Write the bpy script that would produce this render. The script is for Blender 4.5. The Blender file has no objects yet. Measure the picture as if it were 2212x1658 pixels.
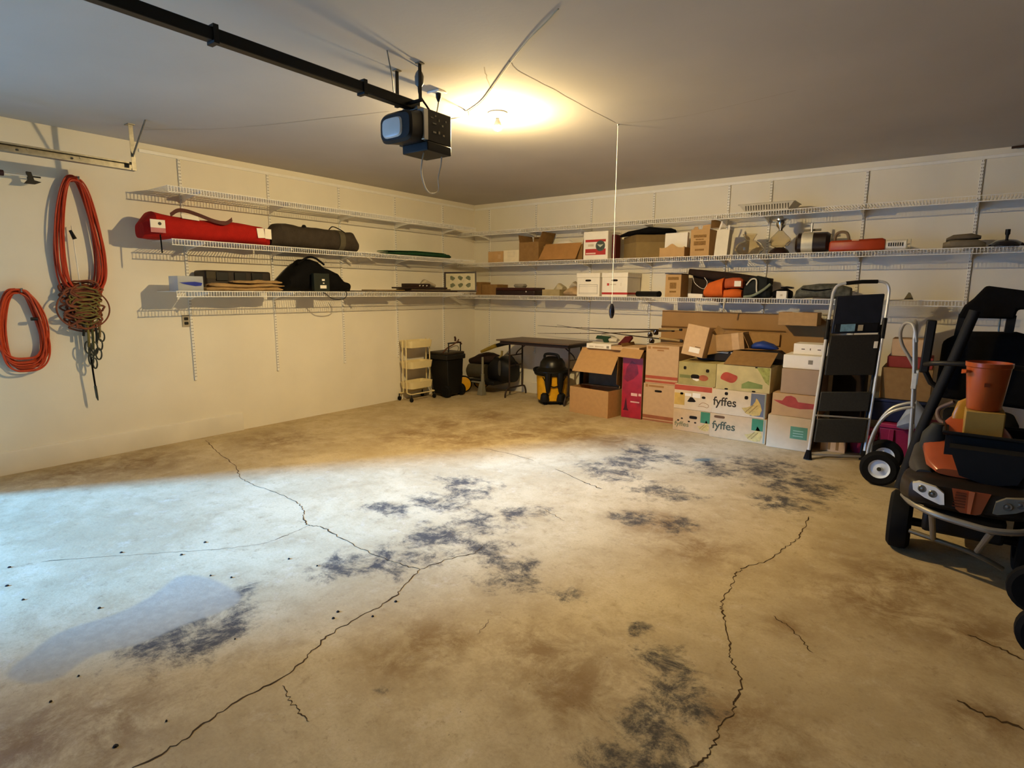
import bpy, math, random
import numpy as np
from mathutils import Matrix, Vector, noise as mnoise
from math import sin, cos, pi, radians

random.seed(7)
S = bpy.context.scene
COL = S.collection

# ------------------------------------------------------------------ camera
YAW, PITCH, ROLL = 0.6433, 0.1589, 0.0069
def cam_axes():
    f = Vector((-sin(YAW)*cos(PITCH), cos(YAW)*cos(PITCH), -sin(PITCH)))
    r = Vector((cos(YAW), sin(YAW), 0)); u = r.cross(f)
    c, s = cos(ROLL), sin(ROLL)
    return c*r + s*u, -s*r + c*u, f
cr_, cu_, cf_ = cam_axes()
cam = bpy.data.cameras.new('camera')
cam.sensor_fit = 'HORIZONTAL'; cam.sensor_width = 36.0
cam.lens = 36.0*1244.75/2212.0
cam.clip_start = 0.02
camo = bpy.data.objects.new('camera', cam); COL.objects.link(camo)
M = Matrix((cr_, cu_, -cf_)).transposed().to_4x4()
M.translation = Vector((6.000, -7.006, 1.500))
camo.matrix_world = M
S.camera = camo

# ------------------------------------------------------------------ light
S.view_settings.view_transform = 'Standard'
S.view_settings.look = 'None'
S.view_settings.gamma = 1.0
S.view_settings.exposure = 0.0
S.view_settings.use_curve_mapping = False

w = bpy.data.worlds.new('sky'); S.world = w; w.use_nodes = True
nt = w.node_tree
bg = nt.nodes['Background']
bg.inputs['Color'].default_value = (0.20, 0.47, 1.0, 1)
bg.inputs['Strength'].default_value = 7.5

sun = bpy.data.lights.new('sun', 'SUN'); sun.energy = 24.0; sun.color = (0.12, 0.41, 1.0); sun.angle = radians(9)
suno = bpy.data.objects.new('sun', sun); COL.objects.link(suno)
SUN_EL = radians(19.5)
sd = Vector((0.585*cos(SUN_EL), 0.811*cos(SUN_EL), -sin(SUN_EL)))
suno.rotation_euler = sd.to_track_quat('-Z', 'Y').to_euler()
suno.location = (-8, -16, 6)

BULB_STRENGTH = 9400.0
BULB_COLOR = (1.0, 0.74, 0.36)

# ------------------------------------------------------------------ materials
def lin(c):
    if isinstance(c, str):
        c = c.lstrip('#'); c = [int(c[i:i+2], 16)/255 for i in (0, 2, 4)]
    return tuple(x/12.92 if x <= 0.04045 else ((x+0.055)/1.055)**2.4 for x in c)
MATS = {}
def mat(name, col, rough=0.6, metal=0.0, var=0.10, scale=14.0, bump=0.0, bscale=60.0, spec=0.4, emit=None, trans=0.0, ior=1.45, coat=0.0, alpha=1.0, sheen=0.0):
    if name in MATS: return MATS[name]
    m = bpy.data.materials.new(name); m.use_nodes = True
    n = m.node_tree; b = n.nodes['Principled BSDF']
    c = lin(col)
    tc = n.nodes.new('ShaderNodeTexCoord')
    nz = n.nodes.new('ShaderNodeTexNoise'); nz.inputs['Scale'].default_value = scale; nz.inputs['Detail'].default_value = 4
    n.links.new(tc.outputs['Object'], nz.inputs['Vector'])
    rp = n.nodes.new('ShaderNodeValToRGB')
    rp.color_ramp.elements[0].position = 0.3; rp.color_ramp.elements[1].position = 0.7
    rp.color_ramp.elements[0].color = tuple(x*(1-var) for x in c)+(1,)
    rp.color_ramp.elements[1].color = tuple(min(1, x*(1+var)) for x in c)+(1,)
    n.links.new(nz.outputs['Fac'], rp.inputs['Fac']); n.links.new(rp.outputs['Color'], b.inputs['Base Color'])
    b.inputs['Roughness'].default_value = rough; b.inputs['Metallic'].default_value = metal
    b.inputs['Specular IOR Level'].default_value = spec; b.inputs['IOR'].default_value = ior
    b.inputs['Transmission Weight'].default_value = trans; b.inputs['Coat Weight'].default_value = coat
    b.inputs['Alpha'].default_value = alpha; b.inputs['Sheen Weight'].default_value = sheen
    if emit:
        b.inputs['Emission Color'].default_value = tuple(emit[0])+(1,); b.inputs['Emission Strength'].default_value = emit[1]
    if bump > 0:
        n2 = n.nodes.new('ShaderNodeTexNoise'); n2.inputs['Scale'].default_value = bscale; n2.inputs['Detail'].default_value = 3
        n.links.new(tc.outputs['Object'], n2.inputs['Vector'])
        bp = n.nodes.new('ShaderNodeBump'); bp.inputs['Strength'].default_value = bump; bp.inputs['Distance'].default_value = 0.01
        n.links.new(n2.outputs['Fac'], bp.inputs['Height']); n.links.new(bp.outputs['Normal'], b.inputs['Normal'])
    MATS[name] = m
    return m

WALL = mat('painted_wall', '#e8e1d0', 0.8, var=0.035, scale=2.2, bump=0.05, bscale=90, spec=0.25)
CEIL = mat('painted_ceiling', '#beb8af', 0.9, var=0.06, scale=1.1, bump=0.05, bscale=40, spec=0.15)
TRIM = mat('painted_curb', '#ddd6c6', 0.8, var=0.06, scale=3.0, bump=0.08, bscale=30, spec=0.25)
WHITE = mat('white_enamel', '#efece4', 0.4, var=0.03)
SLOT = mat('slot_shadow', '#5a5142', 0.9)
CARD = mat('cardboard', '#b48f60', 0.85, var=0.07, scale=25, spec=0.15)
CARD2 = mat('cardboard_dark', '#8f6d42', 0.85, var=0.09, scale=20, spec=0.15)
CARD3 = mat('cardboard_pale', '#c9a67c', 0.85, var=0.06, scale=25, spec=0.15)
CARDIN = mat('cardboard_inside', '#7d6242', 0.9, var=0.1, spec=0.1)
KRAFT = mat('kraft_paper', '#c09a68', 0.85, var=0.06, spec=0.15)
PAPER = mat('white_card', '#f0e8d8', 0.7, var=0.03, spec=0.25)
CREAM = mat('cream_card', '#e7d9b8', 0.75, var=0.05)
BLACK = mat('black_plastic', '#100f0e', 0.5, var=0.25, spec=0.4)
BLACKM = mat('black_fabric', '#0e0d0d', 0.9, var=0.3, bump=0.4, bscale=120, spec=0.15)
DGREY = mat('dark_grey_plastic', '#262422', 0.55, var=0.2)
RUBBER = mat('rubber', '#131211', 0.85, var=0.25, spec=0.2)
STEEL = mat('galvanised_steel', '#8f8a7d', 0.45, metal=0.75, var=0.2, scale=30)
CHROME = mat('chrome', '#d9dadb', 0.16, metal=1.0, var=0.04)
ALU = mat('aluminium_tube', '#c9c7c0', 0.35, metal=0.7, var=0.06)
BROWNM = mat('brown_metal', '#3a2c22', 0.5, metal=0.2, var=0.2)
YELLOW = mat('yellow_plastic', '#dca318', 0.45, var=0.08)
ORANGE = mat('orange_plastic', '#c8602a', 0.35, var=0.06, coat=0.3)
RED = mat('red_fabric', '#a51c14', 0.85, var=0.12, bump=0.3, bscale=90, spec=0.2)
REDP = mat('red_print', '#b3332b', 0.6, var=0.08)
CORD = mat('orange_cord', '#b23a1e', 0.5, var=0.12)
GREEN = mat('green_print', '#3f7a50', 0.7, var=0.1)
NAVY = mat('navy_plastic', '#1d2440', 0.45, var=0.15)
MAROON = mat('maroon_plastic', '#8c1f45', 0.45, var=0.1)
PRINT = mat('dark_print', '#4a3a28', 0.8, var=0.1)
GPRINT = mat('grey_print', '#8a8272', 0.8, var=0.1)
GLASS = mat('clear_glass', '#fbfbf6', 0.03, var=0.0, trans=1.0, ior=1.45)

# ------------------------------------------------------------------ geometry helpers
ROOT = {}
class MB:
    def __init__(s): s.v = []; s.f = []
    def add(s, vs, fs):
        o = len(s.v); s.v += [tuple(p) for p in vs]; s.f += [tuple(i+o for i in q) for q in fs]; return s
    def box(s, x0, x1, y0, y1, z0, z1):
        vs = [(x0,y0,z0),(x1,y0,z0),(x1,y1,z0),(x0,y1,z0),(x0,y0,z1),(x1,y0,z1),(x1,y1,z1),(x0,y1,z1)]
        return s.add(vs, [(3,2,1,0),(4,5,6,7),(0,1,5,4),(1,2,6,5),(2,3,7,6),(3,0,4,7)])
    def obox(s, c, size, rot=None):
        a = MB().box(-size[0]/2, size[0]/2, -size[1]/2, size[1]/2, -size[2]/2, size[2]/2)
        R = rot if rot is not None else Matrix.Identity(3)
        return s.add([R @ Vector(p) + Vector(c) for p in a.v], a.f)
    def bar(s, a, b, wx, wz, up=(0,0,1)):
        a = Vector(a); b = Vector(b); d = (b-a); L = d.length; d.normalize()
        u = Vector(up); sdn = d.cross(u)
        if sdn.length < 1e-4: sdn = d.cross(Vector((1,0,0)))
        sdn.normalize(); u = sdn.cross(d)
        vs = []
        for p in (a, b):
            for (i, j) in ((-1,-1),(1,-1),(1,1),(-1,1)): vs.append(p + sdn*i*wx/2 + u*j*wz/2)
        return s.add(vs, [(3,2,1,0),(4,5,6,7),(0,1,5,4),(1,2,6,5),(2,3,7,6),(3,0,4,7)])
    def tube(s, pts, r, n=8, closed=False):
        P = [Vector(p) for p in pts]; m = len(P)
        R = r if isinstance(r, (list, tuple)) else [r]*m
        T = []
        for i in range(m):
            if closed: t = P[(i+1) % m]-P[i-1]
            else: t = P[min(i+1, m-1)]-P[max(i-1, 0)]
            if t.length < 1e-9: t = Vector((0,0,1))
            T.append(t.normalized())
        u = T[0].orthogonal().normalized(); vs = []
        for i in range(m):
            u = (u - T[i]*u.dot(T[i]))
            if u.length < 1e-6: u = T[i].orthogonal()
            u.normalize(); w_ = T[i].cross(u)
            for k in range(n):
                a = 2*pi*k/n; vs.append(P[i] + (u*cos(a)+w_*sin(a))*R[i])
        fs = []
        for i in range(m if closed else m-1):
            j = (i+1) % m
            for k in range(n):
                k2 = (k+1) % n; fs.append((i*n+k, i*n+k2, j*n+k2, j*n+k))
        if not closed:
            fs.append(tuple(range(n-1, -1, -1))); fs.append(tuple((m-1)*n+k for k in range(n)))
        return s.add(vs, fs)
    def lathe(s, prof, c=(0,0,0), n=20, rot=None):
        R = rot if rot is not None else Matrix.Identity(3); c = Vector(c); vs = []
        for (r, z) in prof:
            for k in range(n):
                a = 2*pi*k/n; vs.append(R @ Vector((r*cos(a), r*sin(a), z)) + c)
        fs = []; m = len(prof)
        ringed = prof[0][0] > 1e-6 and abs(prof[0][0]-prof[-1][0]) < 1e-6      # closed section (tyre, thick shell): no end caps
        if ringed:
            for k in range(n):
                k2 = (k+1) % n; fs.append(((m-1)*n+k, (m-1)*n+k2, k2, k))
        for i in range(m-1):
            for k in range(n):
                k2 = (k+1) % n; fs.append((i*n+k, i*n+k2, (i+1)*n+k2, (i+1)*n+k))
        if prof[0][0] > 1e-6 and not ringed: fs.append(tuple(range(n-1, -1, -1)))
        if prof[-1][0] > 1e-6 and not ringed: fs.append(tuple((m-1)*n+k for k in range(n)))
        return s.add(vs, fs)
    def prism(s, poly, off):
        m = len(poly); off = Vector(off); vs = [Vector(p) for p in poly]; vs += [p+off for p in vs]
        fs = [tuple(range(m-1, -1, -1)), tuple(range(m, 2*m))]
        for k in range(m):
            k2 = (k+1) % m; fs.append((k, k2, m+k2, m+k))
        return s.add(vs, fs)
    def rings(s, rs, cap=True):
        n = len(rs[0]); vs = [p for r in rs for p in r]; fs = []
        for i in range(len(rs)-1):
            for k in range(n):
                k2 = (k+1) % n; fs.append((i*n+k, i*n+k2, (i+1)*n+k2, (i+1)*n+k))
        if cap:
            fs.append(tuple(range(n-1, -1, -1))); fs.append(tuple((len(rs)-1)*n+k for k in range(n)))
        return s.add(vs, fs)
    def loft(s, secs, axis='y', n=24, wr=0.0, seed=0, fr=6.0):
        """secs: (t, ca, cb, ha, hb, power); soft body along an axis with wrinkles."""
        rs = []
        for (t, ca, cb, ha, hb, pw) in secs:
            ring = []
            for k in range(n):
                a = 2*pi*k/n; ca_, sa_ = cos(a), sin(a)
                x = math.copysign(abs(ca_)**(2/pw), ca_)*ha; z = math.copysign(abs(sa_)**(2/pw), sa_)*hb
                if axis == 'y': p = Vector((ca+x, t, cb+z)); d = Vector((ca_, 0, sa_))
                elif axis == 'x': p = Vector((t, ca+x, cb+z)); d = Vector((0, ca_, sa_))
                else: p = Vector((ca+x, cb+z, t)); d = Vector((ca_, sa_, 0))
                if wr: p = p + d*wr*mnoise.noise(Vector((p.x*fr+seed, p.y*fr, p.z*fr*1.4)))
                ring.append(p)
            rs.append(ring)
        return s.rings(rs)
    def flip(s):
        s.f = [tuple(reversed(q)) for q in s.f]; return s
    def build(s, name, m, parent=None, sharp=35, bevel=0.0, local=False, subd=0):
        me = bpy.data.meshes.new(name)
        vs = s.v
        if parent is not None and not local:
            Mi = ROOT[parent.name].inverted(); vs = [tuple(Mi @ Vector(p)) for p in vs]
        me.from_pydata([tuple(p) for p in vs], [], s.f); me.validate(); me.update()
        import bmesh
        bm = bmesh.new(); bm.from_mesh(me); bmesh.ops.recalc_face_normals(bm, faces=bm.faces); bm.to_mesh(me); bm.free()
        me.materials.append(m)
        me.shade_smooth(); me.set_sharp_from_angle(angle=radians(sharp))
        o = bpy.data.objects.new(name, me); COL.objects.link(o)
        if parent is not None:
            o.parent = parent; ROOT[o.name] = ROOT[parent.name]
        else: ROOT[o.name] = Matrix.Identity(4)
        if bevel:
            b = o.modifiers.new('bevel', 'BEVEL'); b.width = bevel; b.segments = 2; b.limit_method = 'ANGLE'; b.angle_limit = radians(40)
        if subd:
            b = o.modifiers.new('sub', 'SUBSURF'); b.levels = subd; b.render_levels = subd
        return o
def box(x0,x1,y0,y1,z0,z1): return MB().box(x0,x1,y0,y1,z0,z1)
def thing(name, label, cat, loc, rz=0, group=None):
    o = bpy.data.objects.new(name, None); COL.objects.link(o)
    o.empty_display_size = 0.05
    o.location = loc; o.rotation_euler = (0,0,rz)
    o['label'] = label; o['category'] = cat
    if group: o['group'] = group
    ROOT[o.name] = Matrix.Translation(Vector(loc)) @ Matrix.Rotation(rz, 4, 'Z')
    return o
def tag(o, label, cat, group=None):
    o['label'] = label; o['category'] = cat
    if group: o['group'] = group
    return o
def recenter(o, base):
    """put a one-mesh thing's origin at its base"""
    b = Vector(base); o.data.transform(Matrix.Translation(-b)); o.location = b; ROOT[o.name] = Matrix.Translation(b); return o
def single(name, mb, m, label, cat, group=None, base=None, **k):
    o = mb.build(name, m, None, **k); tag(o, label, cat, group)
    if base is None:
        xs = [p[0] for p in mb.v]; ys = [p[1] for p in mb.v]; zs = [p[2] for p in mb.v]
        base = ((min(xs)+max(xs))/2, (min(ys)+max(ys))/2, min(zs))
    return recenter(o, base)
def struct(name, mb, m, **k):
    o = mb.build(name, m, None, **k); o['kind'] = 'structure'; return o
def smooth(pts, k=6, closed=False):
    P = [Vector(p) for p in pts]; out = []; m = len(P)
    for i in range(m if closed else m-1):
        p1, p2 = P[i], P[(i+1) % m]
        p0 = P[i-1] if (closed or i > 0) else p1*2-p2
        p3 = P[(i+2) % m] if (closed or i+2 < m) else p2*2-p1
        for j in range(k):
            t = j/k
            out.append(0.5*((2*p1)+(p2-p0)*t+(2*p0-5*p1+4*p2-p3)*t*t+(3*p1-p0-3*p2+p3)*t**3))
    if not closed: out.append(P[-1])
    return out
RX = lambda a: Matrix.Rotation(a, 3, 'X')
RY = lambda a: Matrix.Rotation(a, 3, 'Y')
RZ = lambda a: Matrix.Rotation(a, 3, 'Z')

# ------------------------------------------------------------------ room shell
H = 2.808
XR, YF = 8.6, -11.4
OY0, OY1, OZ = -10.7, -6.78, 2.58         # unseen side opening in the left wall, sized to shape the daylight band
T = 0.16
wl = MB().box(-T, 0, OY1, T, 0, H).box(-T, 0, YF-T, OY0, 0, H).box(-T, 0, OY0, OY1, OZ, H)
struct('wall_left', wl, WALL)
struct('wall_back', box(0, XR, 0, T, 0, H), WALL)
DARK_WALL = mat('wood_panelling', '#5e4a38', 0.8, var=0.15, scale=4)  # dark tone given to the unseen walls to cut fill light
struct('wall_right', box(XR, XR+T, YF, T, 0, H), DARK_WALL)
struct('wall_front', box(0, XR, YF-T, YF, 0, H), DARK_WALL)
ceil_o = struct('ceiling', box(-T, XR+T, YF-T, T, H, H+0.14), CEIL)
struct('baseboard_left', MB().prism([(0,OY1,0),(0.022,OY1,0),(0.022,OY1,0.178),(0.014,OY1,0.190),(0,OY1,0.190)], (0, -3.872-OY1, 0)), TRIM)
struct('baseboard_back', box(0.0, XR, -0.012, 0, 0, 0.165), TRIM)
struct('ground', box(-26, -T, -34, 12, -0.12, -0.02), mat('driveway', '#d8d4ca', 0.9, var=0.12))  # unseen slab, added pale to bounce daylight onto the ceiling

# --- concrete floor: a grid carrying soaked-in stains and some painted shade
DARK = [(3.88,-3.89,0.1),(3.77,-4.05,0.13),(3.65,-4.25,0.16),(3.70,-4.44,0.2),(3.61,-4.51,0.16),(3.55,-4.68,0.13),(3.75,-4.77,0.13),(4.10,-4.60,0.08),(3.96,-4.53,0.12),(3.33,-4.12,0.13),(3.24,-3.82,0.17),(3.01,-3.73,0.14),(3.16,-4.14,0.14),(2.95,-4.47,0.11),(3.09,-4.47,0.11),(3.50,-5.11,0.14),(3.56,-5.03,0.13),(3.43,-5.21,0.12),(3.74,-5.01,0.09),(4.24,-4.71,0.12),(4.35,-4.69,0.1),(3.81,-1.98,0.2),(4.03,-2.07,0.17),(3.84,-2.44,0.2),(3.71,-2.71,0.16),(3.92,-2.79,0.16),(4.36,-2.95,0.18),(4.53,-2.92,0.13),(4.50,-2.09,0.2),(4.48,-3.55,0.12),(4.39,-3.57,0.1),(4.71,-3.47,0.1),(4.77,-3.56,0.07),(4.85,-1.81,0.3),(5.17,-2.11,0.3),(5.20,-2.60,0.2),(3.31,-5.69,0.08),(3.36,-5.79,0.1),(3.39,-5.89,0.12),(3.44,-6.03,0.12),(3.46,-6.15,0.12),(3.53,-5.88,0.14),(3.58,-6.02,0.12),(5.22,-4.89,0.1),(5.30,-5.01,0.11),(5.35,-5.08,0.11),(5.31,-5.25,0.09),(5.31,-5.32,0.1),(5.37,-5.41,0.13),(5.28,-5.47,0.1),(5.02,-4.72,0.035),(4.42,-5.72,0.025),(5.03,-4.79,0.03),(4.61,-4.70,0.07),(4.27,-4.58,0.08)]
BROWN = [(1.52,-2.31,0.3),(2.11,-2.66,0.35),(2.48,-2.11,0.35),(1.62,-2.92,0.3),(1.70,-1.69,0.3),(2.45,-1.41,0.25),(4.35,-5.40,0.16),(4.41,-5.34,0.12),(4.35,-5.52,0.14),(4.93,-3.74,0.2),(4.63,-3.53,0.2),(4.76,-5.13,0.15),(5.03,-5.28,0.2),(5.56,-5.06,0.15),(5.65,-5.10,0.15),(6.23,-3.87,0.2),(6.17,-3.81,0.15),(6.24,-4.49,0.12),(5.55,-4.30,0.08),(0.49,-5.07,0.3),(0.33,-5.53,0.3),(0.70,-3.89,0.3),(3.00,-1.82,0.3),(3.40,-1.75,0.25),(5.87,-3.80,0.25),(5.95,-3.45,0.25),(5.00,-5.24,0.2),(3.68,-6.60,0.2),(3.80,-6.45,0.2)]  # rust stains; blobs beside the left wall also paint in shade
PATCH = [(3.180,-6.548),(3.097,-6.463),(3.004,-6.328),(3.029,-6.122),(2.984,-5.946),(2.886,-5.784),(2.992,-5.702),(3.161,-5.677),(3.350,-5.692),(3.402,-5.810),(3.376,-5.965),(3.372,-6.152),(3.309,-6.301),(3.368,-6.428),(3.312,-6.515)]
def make_floor():
    st = 0.03
    xs = np.concatenate([np.arange(0, 6.9, st), [7.2, 7.8, XR]]); ys = np.concatenate([[YF, -10, -9, -8, -7.4], np.arange(-6.9, 0.0, st), [0.0]])
    X, Y = np.meshgrid(xs, ys); nx, ny = len(xs), len(ys)
    V = np.stack([X.ravel(), Y.ravel(), np.zeros(X.size)], 1)
    i = np.arange(nx*ny).reshape(ny, nx)
    F = np.stack([i[:-1,:-1].ravel(), i[:-1,1:].ravel(), i[1:,1:].ravel(), i[1:,:-1].ravel()], 1)
    me = bpy.data.meshes.new('floor'); me.from_pydata(V.tolist(), [], F.tolist()); me.update()
    x, y = V[:,0], V[:,1]
    def blobs(L, k=1.0):
        a = np.zeros_like(x)
        for (bx, by, r) in L:
            a = np.maximum(a, np.exp(-((x-bx)**2+(y-by)**2)/(2*(r*k)**2)))
        return a
    def inside(poly, soft=0.03):
        poly = [(p.x, p.y) for p in smooth([(a, b_, 0) for a, b_ in poly], 6, True)]
        c = np.zeros(x.shape, bool); n = len(poly); dmin = np.full(x.shape, 9.0)
        for q in range(n):
            x1, y1 = poly[q]; x2, y2 = poly[(q+1) % n]
            if y1 != y2:
                c ^= ((y1 > y) != (y2 > y)) & (x < (x2-x1)*(y-y1)/(y2-y1)+x1)
            ex, ey = x2-x1, y2-y1; tt = np.clip(((x-x1)*ex+(y-y1)*ey)/(ex*ex+ey*ey+1e-12), 0, 1)
            dmin = np.minimum(dmin, np.hypot(x-x1-tt*ex, y-y1-tt*ey))
        return np.clip(0.5+np.where(c, dmin, -dmin)/(2*soft), 0, 1)
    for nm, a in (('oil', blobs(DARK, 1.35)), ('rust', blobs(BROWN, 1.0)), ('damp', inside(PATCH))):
        at = me.attributes.new(nm, 'FLOAT', 'POINT'); at.data.foreach_set('value', a.astype(np.float32))
    m = bpy.data.materials.new('stained_concrete'); m.use_nodes = True
    n = m.node_tree; b = n.nodes['Principled BSDF']; L = n.links.new
    tc = n.nodes.new('ShaderNodeTexCoord')
    def noise(sc, det=6, rough=0.6, dist=0.0):
        q = n.nodes.new('ShaderNodeTexNoise'); q.inputs['Scale'].default_value = sc; q.inputs['Detail'].default_value = det
        q.inputs['Roughness'].default_value = rough; q.inputs['Distortion'].default_value = dist
        L(tc.outputs['Object'], q.inputs['Vector']); return q.outputs['Fac']
    def mrange(v, a, b_, c=0.0, d=1.0):
        q = n.nodes.new('ShaderNodeMapRange'); q.interpolation_type = 'SMOOTHSTEP'
        for k_, z in zip(('From Min','From Max','To Min','To Max'), (a, b_, c, d)): q.inputs[k_].default_value = z
        L(v, q.inputs['Value']); return q.outputs['Result']
    def math_(op, a, c):
        q = n.nodes.new('ShaderNodeMath'); q.operation = op
        for s_, z in zip(q.inputs, (a, c)):
            if isinstance(z, (int, float)): s_.default_value = z
            else: L(z, s_)
        return q.outputs[0]
    def mix(f, a, c):
        q = n.nodes.new('ShaderNodeMix'); q.data_type = 'RGBA'
        if isinstance(f, (int, float)): q.inputs[0].default_value = f
        else: L(f, q.inputs[0])
        for s_, z in zip((q.inputs[6], q.inputs[7]), (a, c)):
            if isinstance(z, tuple): s_.default_value = z+(1,)
            else: L(z, s_)
        return q.outputs[2]
    def attr(nm):
        q = n.nodes.new('ShaderNodeAttribute'); q.attribute_name = nm; return q.outputs['Fac']
    base = mix(mrange(noise(1.3, 9, 0.68, 0.3), 0.34, 0.66), lin('#b09d77'), lin('#cab891'))
    base = mix(mrange(noise(4.0, 10, 0.75, 0.3), 0.44, 0.70, 0, 0.8), base, lin('#a6916a'))
    base = mix(mrange(noise(6.5, 10, 0.78, 0.2), 0.53, 0.72, 0, 0.5), base, lin('#d3c6ad'))
    base = mix(mrange(noise(16, 9, 0.8, 0.3), 0.54, 0.68, 0, 0.6), base, lin('#8b7552'))
    base = mix(mrange(noise(70, 5, 0.75), 0.40, 0.72, 0, 0.40), base, lin('#9c8969'))
    rust_and_shade = math_('MULTIPLY', attr('rust'), mrange(noise(4.5, 9, 0.75, 0.4), 0.36, 0.62, 0.1, 1.0))
    base = mix(math_('MULTIPLY', rust_and_shade, 0.8), base, lin('#735329'))
    oilv = math_('ADD', attr('oil'), math_('MULTIPLY', math_('SUBTRACT', noise(6.0, 12, 0.80, 0.3), 0.5), 3.4))
    oil = math_('MULTIPLY', mrange(oilv, 0.55, 1.25), mrange(attr('oil'), 0.10, 0.55))
    base = mix(math_('MULTIPLY', oil, 0.92), base, lin('#2c2d31'))
    damp = mix(mrange(noise(22, 6, 0.6), 0.35, 0.7), lin('#9a917c'), lin('#a79d86'))
    base = mix(mrange(attr('damp'), 0.2, 0.8, 0, 0.9), base, damp)
    spk = mrange(noise(48, 3, 0.6), 0.70, 0.76, 0, 0.7)
    base = mix(spk, base, lin('#4c3d29'))
    L(base, b.inputs['Base Color'])
    L(mrange(noise(6, 4), 0.3, 0.7, 0.62, 0.85), b.inputs['Roughness'])
    b.inputs['Specular IOR Level'].default_value = 0.3
    bp = n.nodes.new('ShaderNodeBump'); bp.inputs['Strength'].default_value = 0.25; bp.inputs['Distance'].default_value = 0.006
    L(noise(35, 6, 0.7), bp.inputs['Height']); L(bp.outputs['Normal'], b.inputs['Normal'])
    me.materials.append(m)
    o = bpy.data.objects.new('floor', me); COL.objects.link(o); o['kind'] = 'structure'; ROOT['floor'] = Matrix.Identity(4)
    return o
floor_o = make_floor()
CRACKS = {
'c1': [(0.141,-4.335),(0.655,-4.473),(1.172,-4.588),(1.548,-4.728),(1.783,-4.760),(2.131,-4.755),(2.410,-4.780),(2.566,-4.827),(2.711,-4.923),(2.843,-4.966),(2.919,-4.926),(3.126,-4.955),(3.380,-4.980),(3.579,-4.976),(3.725,-4.970),(3.841,-4.948)],
'c2': [(3.841,-4.948),(3.898,-5.096),(3.946,-5.233),(3.955,-5.384),(3.959,-5.595),(3.996,-5.715),(4.043,-5.833),(4.054,-5.996),(4.050,-6.152),(4.075,-6.244),(4.086,-6.337),(4.077,-6.493)],
'c3': [(3.841,-4.948),(3.869,-4.788),(3.936,-4.626),(3.930,-4.514)],
'c4': [(2.843,-4.966),(2.860,-5.135),(2.850,-5.311),(2.738,-5.476),(2.570,-5.660),(2.352,-5.889),(2.106,-6.166)],
'c5': [(5.376,-2.799),(5.398,-3.075),(5.392,-3.257),(5.354,-3.451),(5.326,-3.662),(5.244,-3.830),(5.227,-3.944),(5.244,-4.087),(5.256,-4.278),(5.282,-4.363),(5.335,-4.468),(5.401,-4.636),(5.435,-4.728),(5.496,-4.825),(5.512,-4.944),(5.523,-5.011),(5.508,-5.122),(5.516,-5.221),(5.516,-5.294),(5.477,-5.415)],
'c6': [(4.099,-5.929),(4.190,-5.956),(4.270,-5.970),(4.346,-5.983)],
'c7': [(5.485,-4.257),(5.555,-4.299),(5.628,-4.378),(5.687,-4.457)],
'c8': [(2.511,-2.840),(2.902,-2.838),(3.165,-2.877)], 'c9': [(3.439,-2.958),(3.800,-3.110),(4.001,-3.175)],
'c10': [(3.883,-3.801),(4.107,-3.887)], 'c11': [(4.444,-5.082),(4.476,-5.220)],
'c12': [(6.177,-4.435),(6.244,-4.475),(6.360,-4.485)], 'c13': [(6.215,-3.883),(6.309,-3.919),(6.399,-3.970)]}
CW = dict(c1=0.009, c2=0.010, c3=0.008, c4=0.004, c5=0.008, c6=0.007, c7=0.009, c8=0.010, c9=0.010, c10=0.007, c11=0.004, c12=0.020, c13=0.018)
CRK = mat('crack_dirt', '#4a3a28', 0.95, var=0.3, spec=0.05)
for key, pl in CRACKS.items():
    P = smooth([(x, y, 0) for x, y in pl], 8); lft = []; rgt = []; wd = CW[key]
    for i, p in enumerate(P):
        t = (P[min(i+1, len(P)-1)]-P[max(i-1, 0)]).normalized(); nr = Vector((-t.y, t.x, 0))
        j = nr*random.uniform(-1, 1)*0.009
        ww = wd*(0.35+0.75*abs(mnoise.noise(Vector((p.x*9, p.y*9, 3.1))))*1.5)
        if i in (0, len(P)-1): ww *= 0.3
        lft.append(p+j+nr*ww*0.5+Vector((0,0,0.0012))); rgt.append(p+j-nr*ww*0.5+Vector((0,0,0.0012)))
    mb = MB(); k = len(P)
    mb.add(lft+rgt, [(i, i+1, k+i+1, k+i) for i in range(k-1)])
    mb.build('crack', CRK, floor_o)
PEB = [(2.570,-5.495),(2.633,-5.657),(2.330,-5.854),(3.163,-5.312),(2.056,-6.294),(2.301,-6.357),(2.535,-6.347),(2.914,-6.150),(3.665,-5.886),(3.984,-5.252),(3.998,-5.406),(3.837,-5.480),(3.866,-5.527),(3.507,-6.494),(3.947,-6.280),(3.934,-6.432),(3.419,-6.382),(3.117,-5.618),(3.011,-5.675),(3.361,-5.265)]
peb = MB()
for (x, y) in PEB:
    r = random.uniform(0.004, 0.010)
    peb.lathe([(0.0, 0.006), (r*0.6, 0.005), (r, 0.0)], (x, y, 0.0005), 7)
po = single('floor_debris', peb, mat('debris', '#2c2823', 0.95), 'small dark crumbs of dirt scattered on the concrete floor', 'debris', base=(3.2,-5.8,0.0)); po['kind'] = 'stuff'

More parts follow.
